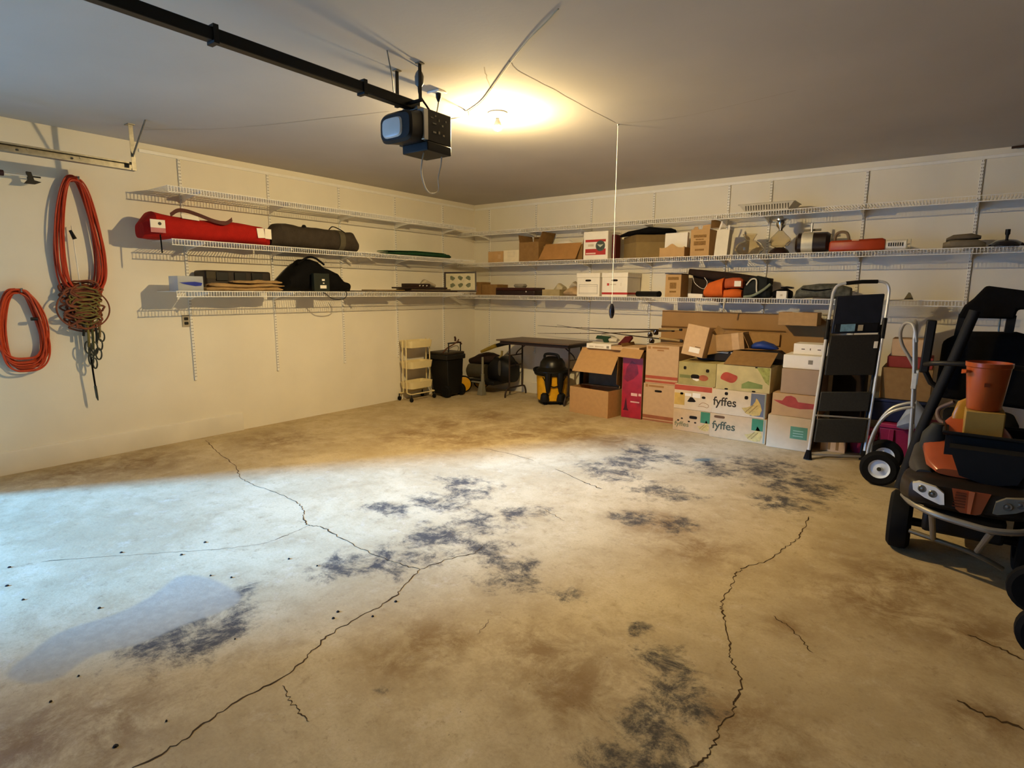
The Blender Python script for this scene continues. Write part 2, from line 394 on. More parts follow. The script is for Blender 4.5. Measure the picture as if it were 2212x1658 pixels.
# ceiling seams and hairline cracks
SEAM = mat('ceiling_seam', '#a79c8b', 0.95, spec=0.05)
def seam(pts, wd):
    P = smooth([(x, y, H-0.0008) for x, y in pts], 6); mb = MB(); k = len(P); a = []; c = []
    for i, p in enumerate(P):
        t = (P[min(i+1, k-1)]-P[max(i-1, 0)]).normalized(); nr = Vector((-t.y, t.x, 0)); j = nr*random.uniform(-1, 1)*0.004
        a.append(p+j+nr*wd/2); c.append(p+j-nr*wd/2)
    mb.add(a+c, [(i, i+1, k+i+1, k+i) for i in range(k-1)]); mb.build('seam_crack', SEAM, ceil_o)
seam([(3.846,-4.181),(3.79,-4.0),(3.791,-3.604),(3.771,-3.14),(3.775,-2.71)], 0.006)
seam([(3.472,-3.887),(3.56,-4.03),(3.661,-4.186)], 0.006)
seam([(0.498,-4.802),(1.08,-4.438),(1.663,-4.217),(2.552,-3.945)], 0.006)
seam([(3.80,-2.665),(4.279,-2.572),(5.064,-2.689)], 0.004)
# ------------------------------------------------------------------ shelving
ORD = ['nearest', 'second', 'third', 'fourth', 'fifth', 'sixth', 'seventh', 'eighth']
AY = [-4.325, -3.425, -2.515, -1.63, -0.72]
BX = [0.31, 1.17, 2.065, 2.945, 3.855, 4.31, 5.215, 6.12]
SZ0, SZ1 = 0.60, 2.72
def standard(wall, pos, label):
    loc = (0.0, pos, SZ0) if wall == 'A' else (pos, 0.0, SZ0)
    t = thing('shelf_standard', label, 'shelf standard', loc, 0, 'slotted wall standards')
    sl = MB()
    if wall == 'A':
        box(0.0005, 0.017, pos-0.0125, pos+0.0125, SZ0, SZ1).build('upright', WHITE, t, bevel=0.002)
        z = SZ0+0.03
        while z < SZ1-0.02:
            for s in (-1, 1): sl.box(0.0172, 0.0176, pos+s*0.006-0.002, pos+s*0.006+0.002, z, z+0.014)
            z += 0.03
    else:
        box(pos-0.0125, pos+0.0125, -0.017, -0.0005, SZ0, SZ1).build('upright', WHITE, t, bevel=0.002)
        z = SZ0+0.03
        while z < SZ1-0.02:
            for s in (-1, 1): sl.box(pos+s*0.006-0.002, pos+s*0.006+0.002, -0.0176, -0.0172, z, z+0.014)
            z += 0.03
    o = sl.build('slots', SLOT, t); o['kind'] = 'stuff'
lab_a = ['first slotted white standard on left wall, beside the outlet', 'second slotted white standard along left wall from the outlet', 'third slotted white standard along left wall from the outlet', 'fourth slotted white standard along left wall, behind the cream trolley', 'fifth slotted white standard on left wall, nearest the corner']
for p, l in zip(AY, lab_a): standard('A', p, l)
lab_b = ['%s slotted white standard on back wall counted from the corner' % q for q in ('first', 'second', 'third', 'fourth', 'fifth', 'sixth', 'seventh', 'eighth')]
for p, l in zip(BX, lab_b): standard('B', p, l)
single('hang_track', box(0.0, 0.012, -4.66, -0.03, 2.722, 2.752), WHITE, 'white hang track running along top of left wall standards', 'hang track', bevel=0.002)
single('hang_track', box(0.02, 6.9, -0.012, 0.0, 2.722, 2.752), WHITE, 'white hang track running along top of back wall standards', 'hang track', bevel=0.002)

DEP, LIP = 0.42, 0.05
def shelf(wall, z, a0, a1, label, posts):
    """wire shelf: deck wires front to back, bent down over the front as a lip"""
    loc = (0.2, (a0+a1)/2, z-LIP) if wall == 'A' else ((a0+a1)/2, -0.2, z-LIP)
    t = thing('wire_shelf', label, 'shelf', loc, 0, 'white wire wall shelves')
    m = (lambda d, s, q: (d, s, q)) if wall == 'A' else (lambda d, s, q: (s, -d, q))
    dk = MB(); r = 0.0021; s = a0+0.006
    while s < a1:
        p = [m(0.012, s-r, 0), m(0.012, s+r, 0), m(DEP, s+r, 0), m(DEP, s-r, 0)]
        x0 = min(q[0] for q in p); x1 = max(q[0] for q in p); y0 = min(q[1] for q in p); y1 = max(q[1] for q in p)
        dk.box(x0, x1, y0, y1, z-2*r, z)
        p = [m(DEP-r, s-r, 0), m(DEP+r, s+r, 0)]
        dk.box(min(p[0][0], p[1][0]), max(p[0][0], p[1][0]), min(p[0][1], p[1][1]), max(p[0][1], p[1][1]), z-LIP, z)
        s += 0.0254
    o = dk.build('wire_deck', WHITE, t); o['kind'] = 'stuff'
    for (d, dz, rr, nm) in ((DEP, 0.0, 0.0042, 'front_rail'), (DEP, -LIP, 0.0042, 'lip_rail'), (0.016, -0.005, 0.0035, 'back_rail'), (DEP*0.5, -0.006, 0.003, 'cross_rail')):
        MB().tube([m(d, a0, z+dz), m(d, a1, z+dz)], rr, 6).build(nm, WHITE, t)
    for p in posts:
        w_ = 0.006
        poly = [(0.017, z-0.008), (0.40, z-0.008), (0.405, z-0.026), (0.30, z-0.036), (0.10, z-0.062), (0.017, z-0.088)]
        MB().prism([m(d, p-w_, q) for d, q in poly], Vector(m(0, 2*w_, 0))-Vector(m(0, 0, 0))).build('bracket', WHITE, t)
A_Z = (2.400, 1.943, 1.483); B_Z = (2.350, 1.909, 1.445)
for z, nm in zip(A_Z, ('top', 'middle', 'bottom')): shelf('A', z, -4.62, -0.46, '%s white wire shelf along the left wall' % nm, AY)
shelf('B', B_Z[0], 0.02, 6.95, 'top white wire shelf along the back wall', BX)
shelf('B', B_Z[1], 0.02, 6.95, 'middle white wire shelf along the back wall', BX)
shelf('B', B_Z[2], 0.02, 6.13, 'bottom white wire shelf along the back wall', BX)

# ------------------------------------------------------------------ ceiling bulb
BC = Vector((3.185, -3.452, 2.712))
t = thing('ceiling_bulb', 'lit bare bulb in white porcelain holder on the ceiling', 'light bulb', (BC.x, BC.y, H))
MB().lathe([(0.0, H-0.0005), (0.072, H-0.0005), (0.072, H-0.010), (0.060, H-0.018), (0.030, H-0.026), (0.026, H-0.040), (0.0, H-0.040)], (BC.x, BC.y, 0), 28).build('holder', WHITE, t)
MB().lathe([(0.0, H-0.0405), (0.0145, H-0.0405), (0.0145, H-0.056), (0.0, H-0.056)], (BC.x, BC.y, 0), 16).build('bulb_base', STEEL, t)
gm = bpy.data.materials.new('lit_bulb'); gm.use_nodes = True; gn = gm.node_tree
gn.nodes.remove(gn.nodes['Principled BSDF']); em = gn.nodes.new('ShaderNodeEmission')
em.inputs['Color'].default_value = BULB_COLOR+(1,); em.inputs['Strength'].default_value = BULB_STRENGTH
gn.links.new(em.outputs[0], gn.nodes['Material Output'].inputs['Surface'])
MB().lathe([(0.0, 0.050), (0.0150, 0.050), (0.0155, 0.040), (0.022, 0.030), (0.0325, -0.0026), (0.0, -0.0026)], BC, 20).build('bulb_neck', WHITE, t)  # opaque neck shaped to keep the bulb's light off the ceiling
prof = [(0.0, -0.034)] + [(0.0335*cos(a), 0.0335*sin(a)) for a in [radians(q) for q in range(-80, -4, 15)]] + [(0.0, -0.0029)]
MB().lathe(prof, BC, 20).build('glass', gm, t)
# ------------------------------------------------------------------ garage door opener
t = thing('garage_door_opener', 'black garage door opener hanging from ceiling with cord loop', 'door opener', (3.28, -4.35, 2.37))
hs = box(3.15, 3.40, -4.40, -4.19, 2.39, 2.575).build('chassis', DGREY, t, bevel=0.006)
for (y, z, a, b) in ((-4.36,2.53,.022,.006),(-4.33,2.545,.010,.008),(-4.30,2.525,.008,.014),(-4.34,2.50,.030,.006),(-4.27,2.50,.014,.010),(-4.34,2.45,.026,.010),(-4.30,2.455,.014,.016),(-4.26,2.445,.016,.010),(-4.24,2.53,.010,.010)):
    box(3.4002, 3.403, y-a/2, y+a/2, z-b/2, z+b/2).build('panel_fitting', STEEL, hs)
# curved lamp hood towards the door, with its pale lens
hood = []
for (y, hx, z0, z1) in ((-4.40,.125,2.385,2.575),(-4.44,.122,2.382,2.565),(-4.49,.128,2.375,2.55),(-4.53,.135,2.37,2.545),(-4.545,.125,2.385,2.53)):
    cx, cz, hz = 3.275, (z0+z1)/2, (z1-z0)/2; ring = []
    for k in range(24):
        a = 2*pi*k/24; ring.append((cx+math.copysign(abs(cos(a))**0.45, cos(a))*hx, y, cz+math.copysign(abs(sin(a))**0.45, sin(a))*hz))
    hood.append(ring)
MB().rings(hood).build('lamp_hood', BLACK, t)
MB().loft([(-4.546,3.255,2.455,.085,.058,4),(-4.556,3.255,2.455,.078,.052,4),(-4.560,3.255,2.455,.055,.035,3)], 'y', 20).build('lamp_lens', mat('milky_lens', '#cfd2cf', 0.25, var=0.03, coat=0.4), t)
box(3.19, 3.41, -4.41, -4.20, 2.335, 2.389).build('lower_cover', BLACK, t, bevel=0.006)
box(3.345, 3.404, -4.43, -4.395, 2.395, 2.57).build('side_band', ALU, t, bevel=0.003)
box(3.21, 3.34, -4.42, -4.23, 2.576, 2.595).build('mount_plate', STEEL, t)
rl = box(3.255, 3.305, -7.55, -4.36, 2.580, 2.635).build('rail', mat('black_rail', '#131211', 0.45, metal=0.3, var=0.2), t, bevel=0.004)
for y in (-4.78, -5.6, -6.4): box(3.248, 3.312, y-0.012, y+0.012, 2.570, 2.648).build('rail_clip', BLACK, rl)
for x in (3.206, 3.401):
    MB().bar((x, -4.455, H-0.001), (x, -4.455, 2.60), 0.006, 0.022, up=(0,1,0)).build('hanger_strap', BLACK, t)
    box(x-0.02, x+0.02, -4.475, -4.435, H-0.006, H-0.001).build('strap_foot', STEEL, t)
MB().bar((3.19, -4.455, 2.604), (3.415, -4.455, 2.604), 0.022, 0.012).build('hanger_crossbar', BLACK, t)
MB().tube(smooth([(3.35,-4.377,2.345),(3.352,-4.40,2.28),(3.35,-4.405,2.21),(3.35,-4.375,2.13),(3.35,-4.325,2.10),(3.352,-4.262,2.125),(3.352,-4.262,2.20),(3.35,-4.235,2.28),(3.35,-4.225,2.345)], 6), 0.0042, 6).build('control_wire', mat('white_wire', '#b8b0a0', 0.4), t)
MB().tube(smooth([(3.386,-4.688,H-0.001),(3.375,-4.66,2.74),(3.35,-4.62,2.68),(3.30,-4.57,2.645),(3.27,-4.52,2.62),(3.30,-4.45,2.60)], 6), 0.0035, 6).build('antenna_wire', mat('grey_wire', '#8b8578', 0.5), t)
MB().tube(smooth([(3.355,-4.42,2.72),(3.34,-4.40,2.66),(3.36,-4.36,2.60),(3.36,-4.33,2.578)], 5), 0.006, 6).build('power_cord', DGREY, t)
t2 = thing('adapter_plug', 'grey plug adapter hanging above the door opener', 'plug', (3.345, -4.41, 2.70))
MB().loft([(2.70,3.35,-4.41,.014,.012,3),(2.715,3.35,-4.41,.026,.020,3),(2.755,3.35,-4.41,.028,.022,3),(2.775,3.35,-4.41,.020,.018,3),(2.79,3.35,-4.41,.011,.010,2)], 'z', 14).build('plug_body', mat('grey_plastic', '#77746c', 0.5), t2)
MB().tube([(3.35,-4.41,2.785),(3.352,-4.412,H-0.001)], 0.006, 6).build('plug_lead', DGREY, t2)
t3 = thing('ceiling_outlet', 'white ceiling outlet with a black plug and cord beside the opener', 'outlet', (3.14, -4.045, H))
box(3.085, 3.195, -4.085, -4.005, H-0.014, H-0.001).build('cover_plate', WHITE, t3, bevel=0.004)
MB().lathe([(0.0,H-0.014),(0.020,H-0.014),(0.018,H-0.04),(0.008,H-0.065),(0.0,H-0.065)], (3.15,-4.04,0), 12).build('plug', BLACK, t3)
MB().tube(smooth([(3.15,-4.04,H-0.06),(3.16,-4.06,2.70),(3.20,-4.12,2.64),(3.22,-4.20,2.60)], 6), 0.004, 6).build('cord', BLACK, t3)
single('ceiling_cable', MB().tube(smooth([(3.40,-4.20,2.56),(3.20,-3.90,2.66),(2.95,-3.60,2.79),(3.026,-3.607,H-0.006),(3.256,-3.724,H-0.006),(3.511,-3.912,H-0.006),(3.739,-4.086,H-0.006),(3.965,-4.253,H-0.006),(4.143,-4.375,H-0.006),(4.30,-4.47,H-0.006),(4.40,-4.53,H-0.001)][3:], 6), 0.0034, 6),
       mat('ceiling_cable', '#b6a786', 0.6), 'thin pale cable stapled across ceiling past the bulb', 'cable')
single('opener_wire', MB().tube(smooth([(3.405,-4.195,2.56),(3.36,-4.08,2.60),(3.20,-3.80,2.70),(3.08,-3.66,2.78),(3.026,-3.612,H-0.006)], 6), 0.0035, 6), mat('ceiling_cable', '#b6a786'), 'thin wire sagging from opener up to the ceiling cable', 'wire')

# pull cord
t = thing('pull_cord', 'white pull cord hanging from ceiling with a black weight at its end', 'pull cord', (3.773, -2.666, H))
MB().tube([(3.773,-2.666,H-0.002),(3.773,-2.666,1.40)], 0.0028, 6).build('string', mat('white_string', '#efe9dc', 0.8), t)
MB().lathe([(0.0,1.285),(0.012,1.290),(0.021,1.315),(0.024,1.345),(0.020,1.38),(0.010,1.405),(0.0,1.41)], (3.773,-2.666,0), 16).build('weight', mat('gloss_black', '#1c1b22', 0.15, coat=0.6), t)
MB().lathe([(0.0,H-0.012),(0.006,H-0.012),(0.008,H-0.001),(0.0,H-0.001)], (3.773,-2.666,0), 10).build('screw_eye', STEEL, t)
single('dark_rod', MB().tube([(6.305,-0.05,2.79),(6.9,-0.05,2.79)], 0.011, 8), mat('dark_wood', '#3a2416', 0.6), 'short dark brown rod fixed high where back wall meets ceiling', 'rod')

# ------------------------------------------------------------------ overhead door track, upper left
t = thing('door_track', 'galvanised overhead door track on hangers by the left wall', 'door track', (0.58, -5.9, 2.45))
TX = 0.56
def ch(y): return [(TX-0.03,y,2.452),(TX+0.03,y,2.452),(TX+0.03,y,2.464),(TX-0.022,y,2.464),(TX-0.022,y,2.504),(TX+0.018,y,2.504),(TX+0.018,y,2.516),(TX-0.03,y,2.516)]
MB().prism(ch(-7.6), (0, 7.6-4.918, 0)).build('rail', STEEL, t)
MB().bar((TX+0.035,-4.935,2.45), (TX+0.035,-4.935,H-0.001), 0.004, 0.032, up=(0,1,0)).bar((TX+0.020,-4.935,2.45), (TX+0.020,-4.935,H-0.001), 0.028, 0.004, up=(0,1,0)).build('hanger_angle', STEEL, t)
MB().bar((TX+0.04,-4.94,2.56), (0.83,-4.915,H-0.001), 0.022, 0.005, up=(0,1,0)).build('brace_strap', STEEL, t)
box(TX-0.02, TX+0.06, -4.96, -4.91, H-0.006, H-0.001).build('ceiling_foot', STEEL, t)
for y in (-5.3, -5.62): MB().lathe([(0,0),(0.008,0),(0.008,0.006),(0,0.006)], (TX+0.0305,y,2.485), 8, RY(pi/2)).build('bolt', STEEL, t)

# tool hanging beside the track
t = thing('hand_tool', 'dark red and black hand tool hung high at left wall edge', 'tool', (0.10, -5.75, 2.28))
MB().tube([(0.10,-6.02,2.372),(0.10,-5.90,2.372),(0.10,-5.66,2.372)], [0.026,0.027,0.022], 12).build('barrel', mat('dark_maroon', '#2c0d18', 0.5), t)
MB().tube([(0.10,-5.66,2.372),(0.10,-5.50,2.372)], 0.010, 8).build('rod', ALU, t)
MB().prism([(0.088,-5.52,2.405),(0.088,-5.49,2.405),(0.088,-5.475,2.345),(0.088,-5.43,2.335),(0.088,-5.47,2.315),(0.088,-5.54,2.312),(0.088,-5.515,2.345)], (0.024,0,0)).build('trigger', BLACK, t)
MB().tube([(0.10,-5.50,2.372),(0.10,-5.43,2.372)], 0.006, 8).build('pin', BLACK, t)
MB().tube([(0.10,-5.80,2.36),(0.10,-5.83,2.24),(0.10,-5.82,2.16)], [0.022,0.02,0.022], 10).build('handle', mat('red_grip', '#7c1f22', 0.5), t)
MB().tube([(0.0,-5.90,2.385),(0.10,-5.90,2.40)], 0.006, 6).build('wall_hook', STEEL, t)

# ------------------------------------------------------------------ cords on the left wall
def loop_cord(cy, ztop, zbot, wid, turns, seed, r=0.0062, x0=0.025, narrow=0.5, power=0.65, spread=0.36):
    rnd = random.Random(seed); pts = []
    N = 44
    for k in range(turns):
        ow = wid*(1.0-spread*rnd.random()); zb = zbot+rnd.random()*0.11; zt = ztop-rnd.random()*0.045; xo = x0+rnd.random()*0.06; oy = rnd.uniform(-.012, .012)
        for i in range(N):
            a = pi/2+2*pi*i/N
            sz = (sin(a)+1)/2; z = zb+(zt-zb)*sz
            y = cy+oy+math.copysign(abs(cos(a))**power, cos(a))*ow*0.5*(1.0-narrow*sz) + 0.005*sin(a*3+k)
            pts.append((xo+0.010*sin(a*2+k), y, z))
    return MB().tube(smooth(pts, 2), r, 6)
t = thing('extension_cord', 'long loop of orange extension cord hung high on left wall', 'extension cord', (0.05, -5.20, 1.32), 0, 'orange cords hung on the left wall')
loop_cord(-5.205, 2.43, 1.38, 0.44, 17, 3, r=.0068).build('cord', CORD, t)
MB().tube([(0.075,-5.265,1.98),(0.08,-5.24,1.91)], [0.012,0.017], 8).build('plug', BLACK, t)
MB().tube([(0.0,-5.17,2.40),(0.085,-5.17,2.40),(0.09,-5.17,2.425)], 0.008, 6).build('wall_hook', STEEL, t)
t = thing('extension_cord', 'small oval coil of orange extension cord at left wall edge', 'extension cord', (0.05, -5.64, 0.83), 0, 'orange cords hung on the left wall')
loop_cord(-5.655, 1.50, 0.83, 0.40, 15, 8, r=.0068, narrow=.38, spread=.42).build('cord', mat('orange_cord_b', '#c0441f', 0.5, var=0.1), t)
MB().tube([(0.085,-5.60,1.255),(0.085,-5.555,1.255)], 0.013, 8).build('plug', BLACK, t)
MB().tube([(0.0,-5.635,1.475),(0.085,-5.635,1.475),(0.09,-5.635,1.50)], 0.008, 6).build('wall_hook', STEEL, t)
# tangle of rope and bungees with snap hooks
t = thing('rope_bundle', 'tangled brown rope bundle with snap hooks dangling below orange cord', 'rope', (0.07, -5.22, 0.52))
rnd = random.Random(5); pts = []
for k in range(24):
    zc = 1.52-0.0145*k; w_ = 0.115+0.035*sin(k*1.7)-0.04*max(0, (k-16)/8)
    for i in range(12):
        a = 2*pi*i/12+k*.6
        pts.append((0.08+0.040*cos(a*1.0+k), -5.235+w_*cos(a)+rnd.uniform(-.012,.012), zc+0.06*sin(a)*(0.5+0.5*rnd.random())-0.012*i/12))
MB().tube(smooth(pts, 3), 0.0085, 6).build('rope', mat('brown_rope', '#7c4630', 0.85, var=0.3, bump=0.3), t)
pts = []
for k in range(7):
    for i in range(12):
        a = 2*pi*i/12
        pts.append((0.125+0.02*cos(a), -5.225+(0.09+0.02*sin(k))*cos(a), 1.46-0.035*k+0.05*sin(a)+rnd.uniform(-.01,.01)))
MB().tube(smooth(pts, 2), 0.007, 6).build('olive_cord', mat('olive_rope', '#7a6a35', 0.85, var=0.25), t)
pts = [(0.11, -5.24+0.19*cos(a), 1.33+0.17*sin(a)) for a in [2*pi*i/20 for i in range(20)]]
MB().tube(smooth(pts, 3, True), 0.0065, 6, True).build('loose_loop', mat('brown_rope'   , '#7c4630'), t)
for (dy, z0, z1, c) in ((-.01,1.24,1.0,'#7a6a35'),(.02,1.24,.98,'#4b4a2a'),(.05,1.22,1.03,'#23241f'),(-.04,1.24,1.10,'#23241f'),(.075,1.22,1.08,'#6b5a34')):
    MB().tube(smooth([(0.10,-5.22+dy,z0),(0.108,-5.215+dy,(z0+z1)/2),(0.10,-5.22+dy,z1)], 4), 0.011, 6).build('strap_tail', mat('strap_'+c[1:], c, 0.9, var=0.2), t)
def snap(y, z, h, w_, m):
    pts = [(0.105, y+w_*cos(a), z+h*sin(a)) for a in [2*pi*i/14 for i in range(14)]]
    return MB().tube(smooth(pts, 2, True), 0.0065, 6, True).build('snap_hook', m, t)
DSTEEL = mat('dark_steel', '#4a4d46', 0.35, metal=0.7, var=0.15)
for (y, z, h, w_) in ((-5.19,.99,.055,.022),(-5.165,.94,.05,.022),(-5.215,.97,.06,.02),(-5.24,1.0,.05,.02),(-5.15,1.02,.05,.02),(-5.13,1.09,.045,.022),(-5.20,.86,.045,.016),(-5.225,.90,.05,.018)): snap(y, z, h, w_, DSTEEL)
MB().tube(smooth([(0.10,-5.225,.97),(0.105,-5.222,.80),(0.10,-5.215,.66)], 4), 0.008, 6).build('bungee', BLACKM, t)
MB().tube([(0.10,-5.215,.66),(0.10,-5.21,.56),(0.10,-5.205,.53)], [0.011,0.010,0.004], 8).build('bungee_hook', DSTEEL, t)
MB().tube([(0.0,-5.24,1.53),(0.09,-5.24,1.53),(0.095,-5.24,1.55)], 0.008, 6).build('wall_hook', STEEL, t)
MB().tube(smooth([(0.05,-5.245,2.02),(0.06,-5.24,1.75),(0.07,-5.235,1.52)], 4), 0.005, 6).build('hanging_string', mat('white_string', '#efe9dc'), t)

# outlet
t = thing('wall_outlet', 'beige duplex outlet on left wall below the shelves', 'outlet', (0.0, -4.372, 1.13))
op = box(0.0005, 0.009, -4.410, -4.334, 1.135, 1.250).build('cover_plate', mat('outlet_plate', '#a89c84', 0.5), t, bevel=0.003)
for z in (1.170, 1.214): MB().loft([(0.0092,-4.372,z,.020,.015,5),(0.0115,-4.372,z,.019,.014,5)], 'x', 16).build('socket', BLACK, op)
# ------------------------------------------------------------------ generic cartons
def patch(t, x0, x1, y, z0, z1, m, nm='printed_patch', d=0.0012):
    """flat print on a face that looks along -y"""
    return box(x0, x1, y-d, y-0.0002, z0, z1).build(nm, m, t)
def patch_poly(t, pts, y, m, nm='printed_patch', d=0.0012):
    return MB().prism([(x, y-d, z) for x, z in pts], (0, d-0.0002, 0)).build(nm, m, t)
def lettering(t, txt, x, y, z, h, m, wid=None):
    cu = bpy.data.curves.new('lettering', 'FONT'); cu.body = txt; cu.size = h; cu.extrude = 0.0006; cu.offset = 0.0014*h/0.1
    ob = bpy.data.objects.new('tmp', cu); COL.objects.link(ob)
    dg = bpy.context.evaluated_depsgraph_get(); me = bpy.data.meshes.new_from_object(ob.evaluated_get(dg))
    bpy.data.objects.remove(ob)
    w_ = max(v.co.x for v in me.vertices); sc = (wid/w_) if wid else 1.0
    me.transform(Matrix.Translation((x, y-0.0012, z)) @ Matrix.Rotation(pi/2, 4, 'X') @ Matrix.Scale(sc, 4, (1,0,0)))
    me.transform(ROOT[t.name].inverted()); me.materials.clear(); me.materials.append(m); me.name = 'lettering'
    o = bpy.data.objects.new('lettering', me); COL.objects.link(o); o.parent = t; ROOT[o.name] = ROOT[t.name]
    return o
def carton(name, label, x0, x1, y0, y1, z0, z1, m, cat='box', rz=0.0, group=None, tape=None, closed=True, bevel=0.003):
    """closed carton: body with a top seam and tape"""
    c = ((x0+x1)/2, (y0+y1)/2, z0)
    t = thing(name, label, cat, c, rz, group)
    if rz:
        ROOT[t.name] = Matrix.Translation(Vector(c))          # parts are written unrotated, then turn with the thing
    b = box(x0, x1, y0, y1, z0, z1).build('body', m, t, bevel=bevel)
    if tape is not None:
        ym = (y0+y1)/2
        box(x0+0.002, x1-0.002, ym-0.024, ym+0.024, z1+0.0002, z1+0.0012).build('tape', tape, t)
    return t
def open_carton(name, label, x0, x1, y0, y1, z0, z1, m, inner=None, cat='box', rz=0.0, group=None, flaps=(), wall=0.006):
    """open carton with real walls; flaps: (side, length, angle from straight up, outwards)"""
    c = ((x0+x1)/2, (y0+y1)/2, z0)
    t = thing(name, label, cat, c, rz, group)
    if rz: ROOT[t.name] = Matrix.Translation(Vector(c))
    w_ = wall
    mb = MB().box(x0, x1, y0, y0+w_, z0, z1).box(x0, x1, y1-w_, y1, z0, z1).box(x0, x0+w_, y0+w_, y1-w_, z0, z1).box(x1-w_, x1, y0+w_, y1-w_, z0, z1).box(x0+w_, x1-w_, y0+w_, y1-w_, z0, z0+w_)
    mb.build('body', m, t)
    for (sd_, ln, ang) in flaps:
        a = radians(ang); h = 0.004
        if sd_ == 'f': p = [(x0+0.004,y0,z1),(x1-0.004,y0,z1)]; d = Vector((0,-sin(a),cos(a))); nrm = Vector((0,cos(a),sin(a)))
        if sd_ == 'b': p = [(x0+0.004,y1,z1),(x1-0.004,y1,z1)]; d = Vector((0,sin(a),cos(a))); nrm = Vector((0,-cos(a),sin(a)))
        if sd_ == 'l': p = [(x0,y0+0.004,z1),(x0,y1-0.004,z1)]; d = Vector((-sin(a),0,cos(a))); nrm = Vector((cos(a),0,sin(a)))
        if sd_ == 'r': p = [(x1,y0+0.004,z1),(x1,y1-0.004,z1)]; d = Vector((sin(a),0,cos(a))); nrm = Vector((-cos(a),0,sin(a)))
        p = [Vector(q) for q in p]
        MB().prism([p[0], p[1], p[1]+d*ln, p[0]+d*ln], nrm*h).build('flap', m, t)
    return t

# ------------------------------------------------------------------ left wall, middle shelf
z = A_Z[1]+0.002
t = thing('duffel_bag', 'long red duffel bag with papers tucked on it, on left shelf', 'bag', (0.24, -4.21, z))
secs = []
for i in range(15):
    s_ = i/14; y = -4.80+1.18*s_
    e = min(1, 0.55+min(s_, 1-s_)*7); sag = 0.93+0.07*cos(s_*9)
    secs.append((y, 0.23, z+0.002+0.112*e*sag*(1.05-0.12*s_), 0.165*e, 0.112*e*sag*(1.05-0.12*s_), 2.8))
MB().loft(secs, 'y', 28, wr=0.014, seed=2, fr=5).build('bag_body', RED, t)
# printed end patch, papers, handles
box(0.398, 0.402, -4.775, -4.655, z+0.085, z+0.155).build('end_patch', PAPER, t); box(0.398, 0.402, -4.775, -4.655, z+0.045, z+0.084).build('patch_stripe', mat('pink_print','#c0787a',0.7), t)
MB().lathe([(0,0),(0.014,0),(0.014,0.003),(0,0.003)], (0.402,-4.70,z+0.122), 14, RY(pi/2)).build('patch_badge', DGREY, t)
for (y0, y1, z0, z1, r) in ((-3.80,-3.725,.07,.165,.06),(-3.72,-3.65,.065,.165,-.05)):
    MB().obox((0.402,(y0+y1)/2,z+(z0+z1)/2), (0.003, y1-y0, z1-z0), RX(r) @ RY(-0.10)).build('paper_note', PAPER, t)
MB().obox((0.362,-4.42,z+0.206), (0.05,0.15,0.003), RX(-0.06) @ RY(0.95)).build('paper_note', PAPER, t)
hp = smooth([(0.31,-4.57,z+0.215),(0.30,-4.50,z+0.262),(0.30,-4.42,z+0.265),(0.34,-4.33,z+0.235),(0.392,-4.22,z+0.19),(0.395,-4.12,z+0.18),(0.35,-4.04,z+0.215),(0.30,-4.0,z+0.235)], 5)
mb = MB(); k = len(hp); vs = [p+Vector((0.0,0,0.018)) for p in hp]+[p-Vector((-0.01,0,0.018)) for p in hp]+[p+Vector((0.006,0,0.018)) for p in hp]+[p-Vector((-0.016,0,0.018)) for p in hp]
mb.add(vs, [(i,i+1,k+i+1,k+i) for i in range(k-1)]+[(2*k+i,3*k+i,3*k+i+1,2*k+i+1) for i in range(k-1)]+[(i,2*k+i,2*k+i+1,i+1) for i in range(k-1)]+[(k+i,k+i+1,3*k+i+1,3*k+i) for i in range(k-1)]+[(0,k,3*k,2*k),(k-1,3*k-1,4*k-1,2*k-1)])
mb.build('handle_strap', mat('brown_webbing','#5a3630',0.9), t)
MB().tube([(0.395,-4.70,z+0.03),(0.40,-4.70,z-0.05),(0.402,-4.70,z-0.13)], 0.006, 6).build('hanging_strap', BLACKM, t)

t = thing('duffel_bag', 'rolled dark grey sleeping bag pack on left shelf', 'bag', (0.24, -3.04, z))
secs = []
for i in range(13):
    s_ = i/12; y = -3.60+1.11*s_; e = min(1, 0.62+min(s_, 1-s_)*5.5)
    secs.append((y, 0.24, z+0.002+0.115*e*(1.05-0.2*max(0,s_-.6)), 0.15*e, 0.115*e*(1.05-0.2*max(0,s_-.6)), 2.5))
GBAG = mat('grey_fabric', '#3f372e', 0.9, var=0.18, bump=0.35, bscale=110, spec=0.15)
MB().loft(secs, 'y', 28, wr=0.022, seed=11, fr=7).build('bag_body', GBAG, t)
secs = [(y, 0.24, z+0.118, 0.163, 0.122, 2.5) for y in (-2.80, -2.73)]
MB().loft(secs, 'y', 28).build('strap_band', mat('grey_webbing','#57503f',0.85), t)
MB().tube(smooth([(0.30,-2.88,z+0.235),(0.30,-2.83,z+0.27),(0.30,-2.74,z+0.25),(0.30,-2.66,z+0.215)], 5), 0.006, 6).build('carry_loop', BLACKM, t)
MB().lathe([(0,0),(0.022,0),(0.026,0.012),(0.016,0.03),(0,0.034)], (0.27,-3.18,z+0.228), 12).build('cord_toggle', BLACK, t)
t = thing('foam_mat', 'thin dark green folded mat on left middle shelf near corner', 'mat', (0.23,-1.52,z))
MB().loft([(-2.12,0.23,z+.012,.13,.010,3),(-2.0,0.23,z+.020,.16,.018,3),(-1.6,0.23,z+.034,.17,.030,3),(-1.2,0.23,z+.034,.17,.030,3),(-0.98,0.23,z+.030,.16,.028,4),(-0.92,0.23,z+.026,.13,.020,3)], 'y', 24, wr=0.006, seed=4, fr=8).build('mat_layer', mat('green_foam','#123d20',0.85,var=0.25), t)
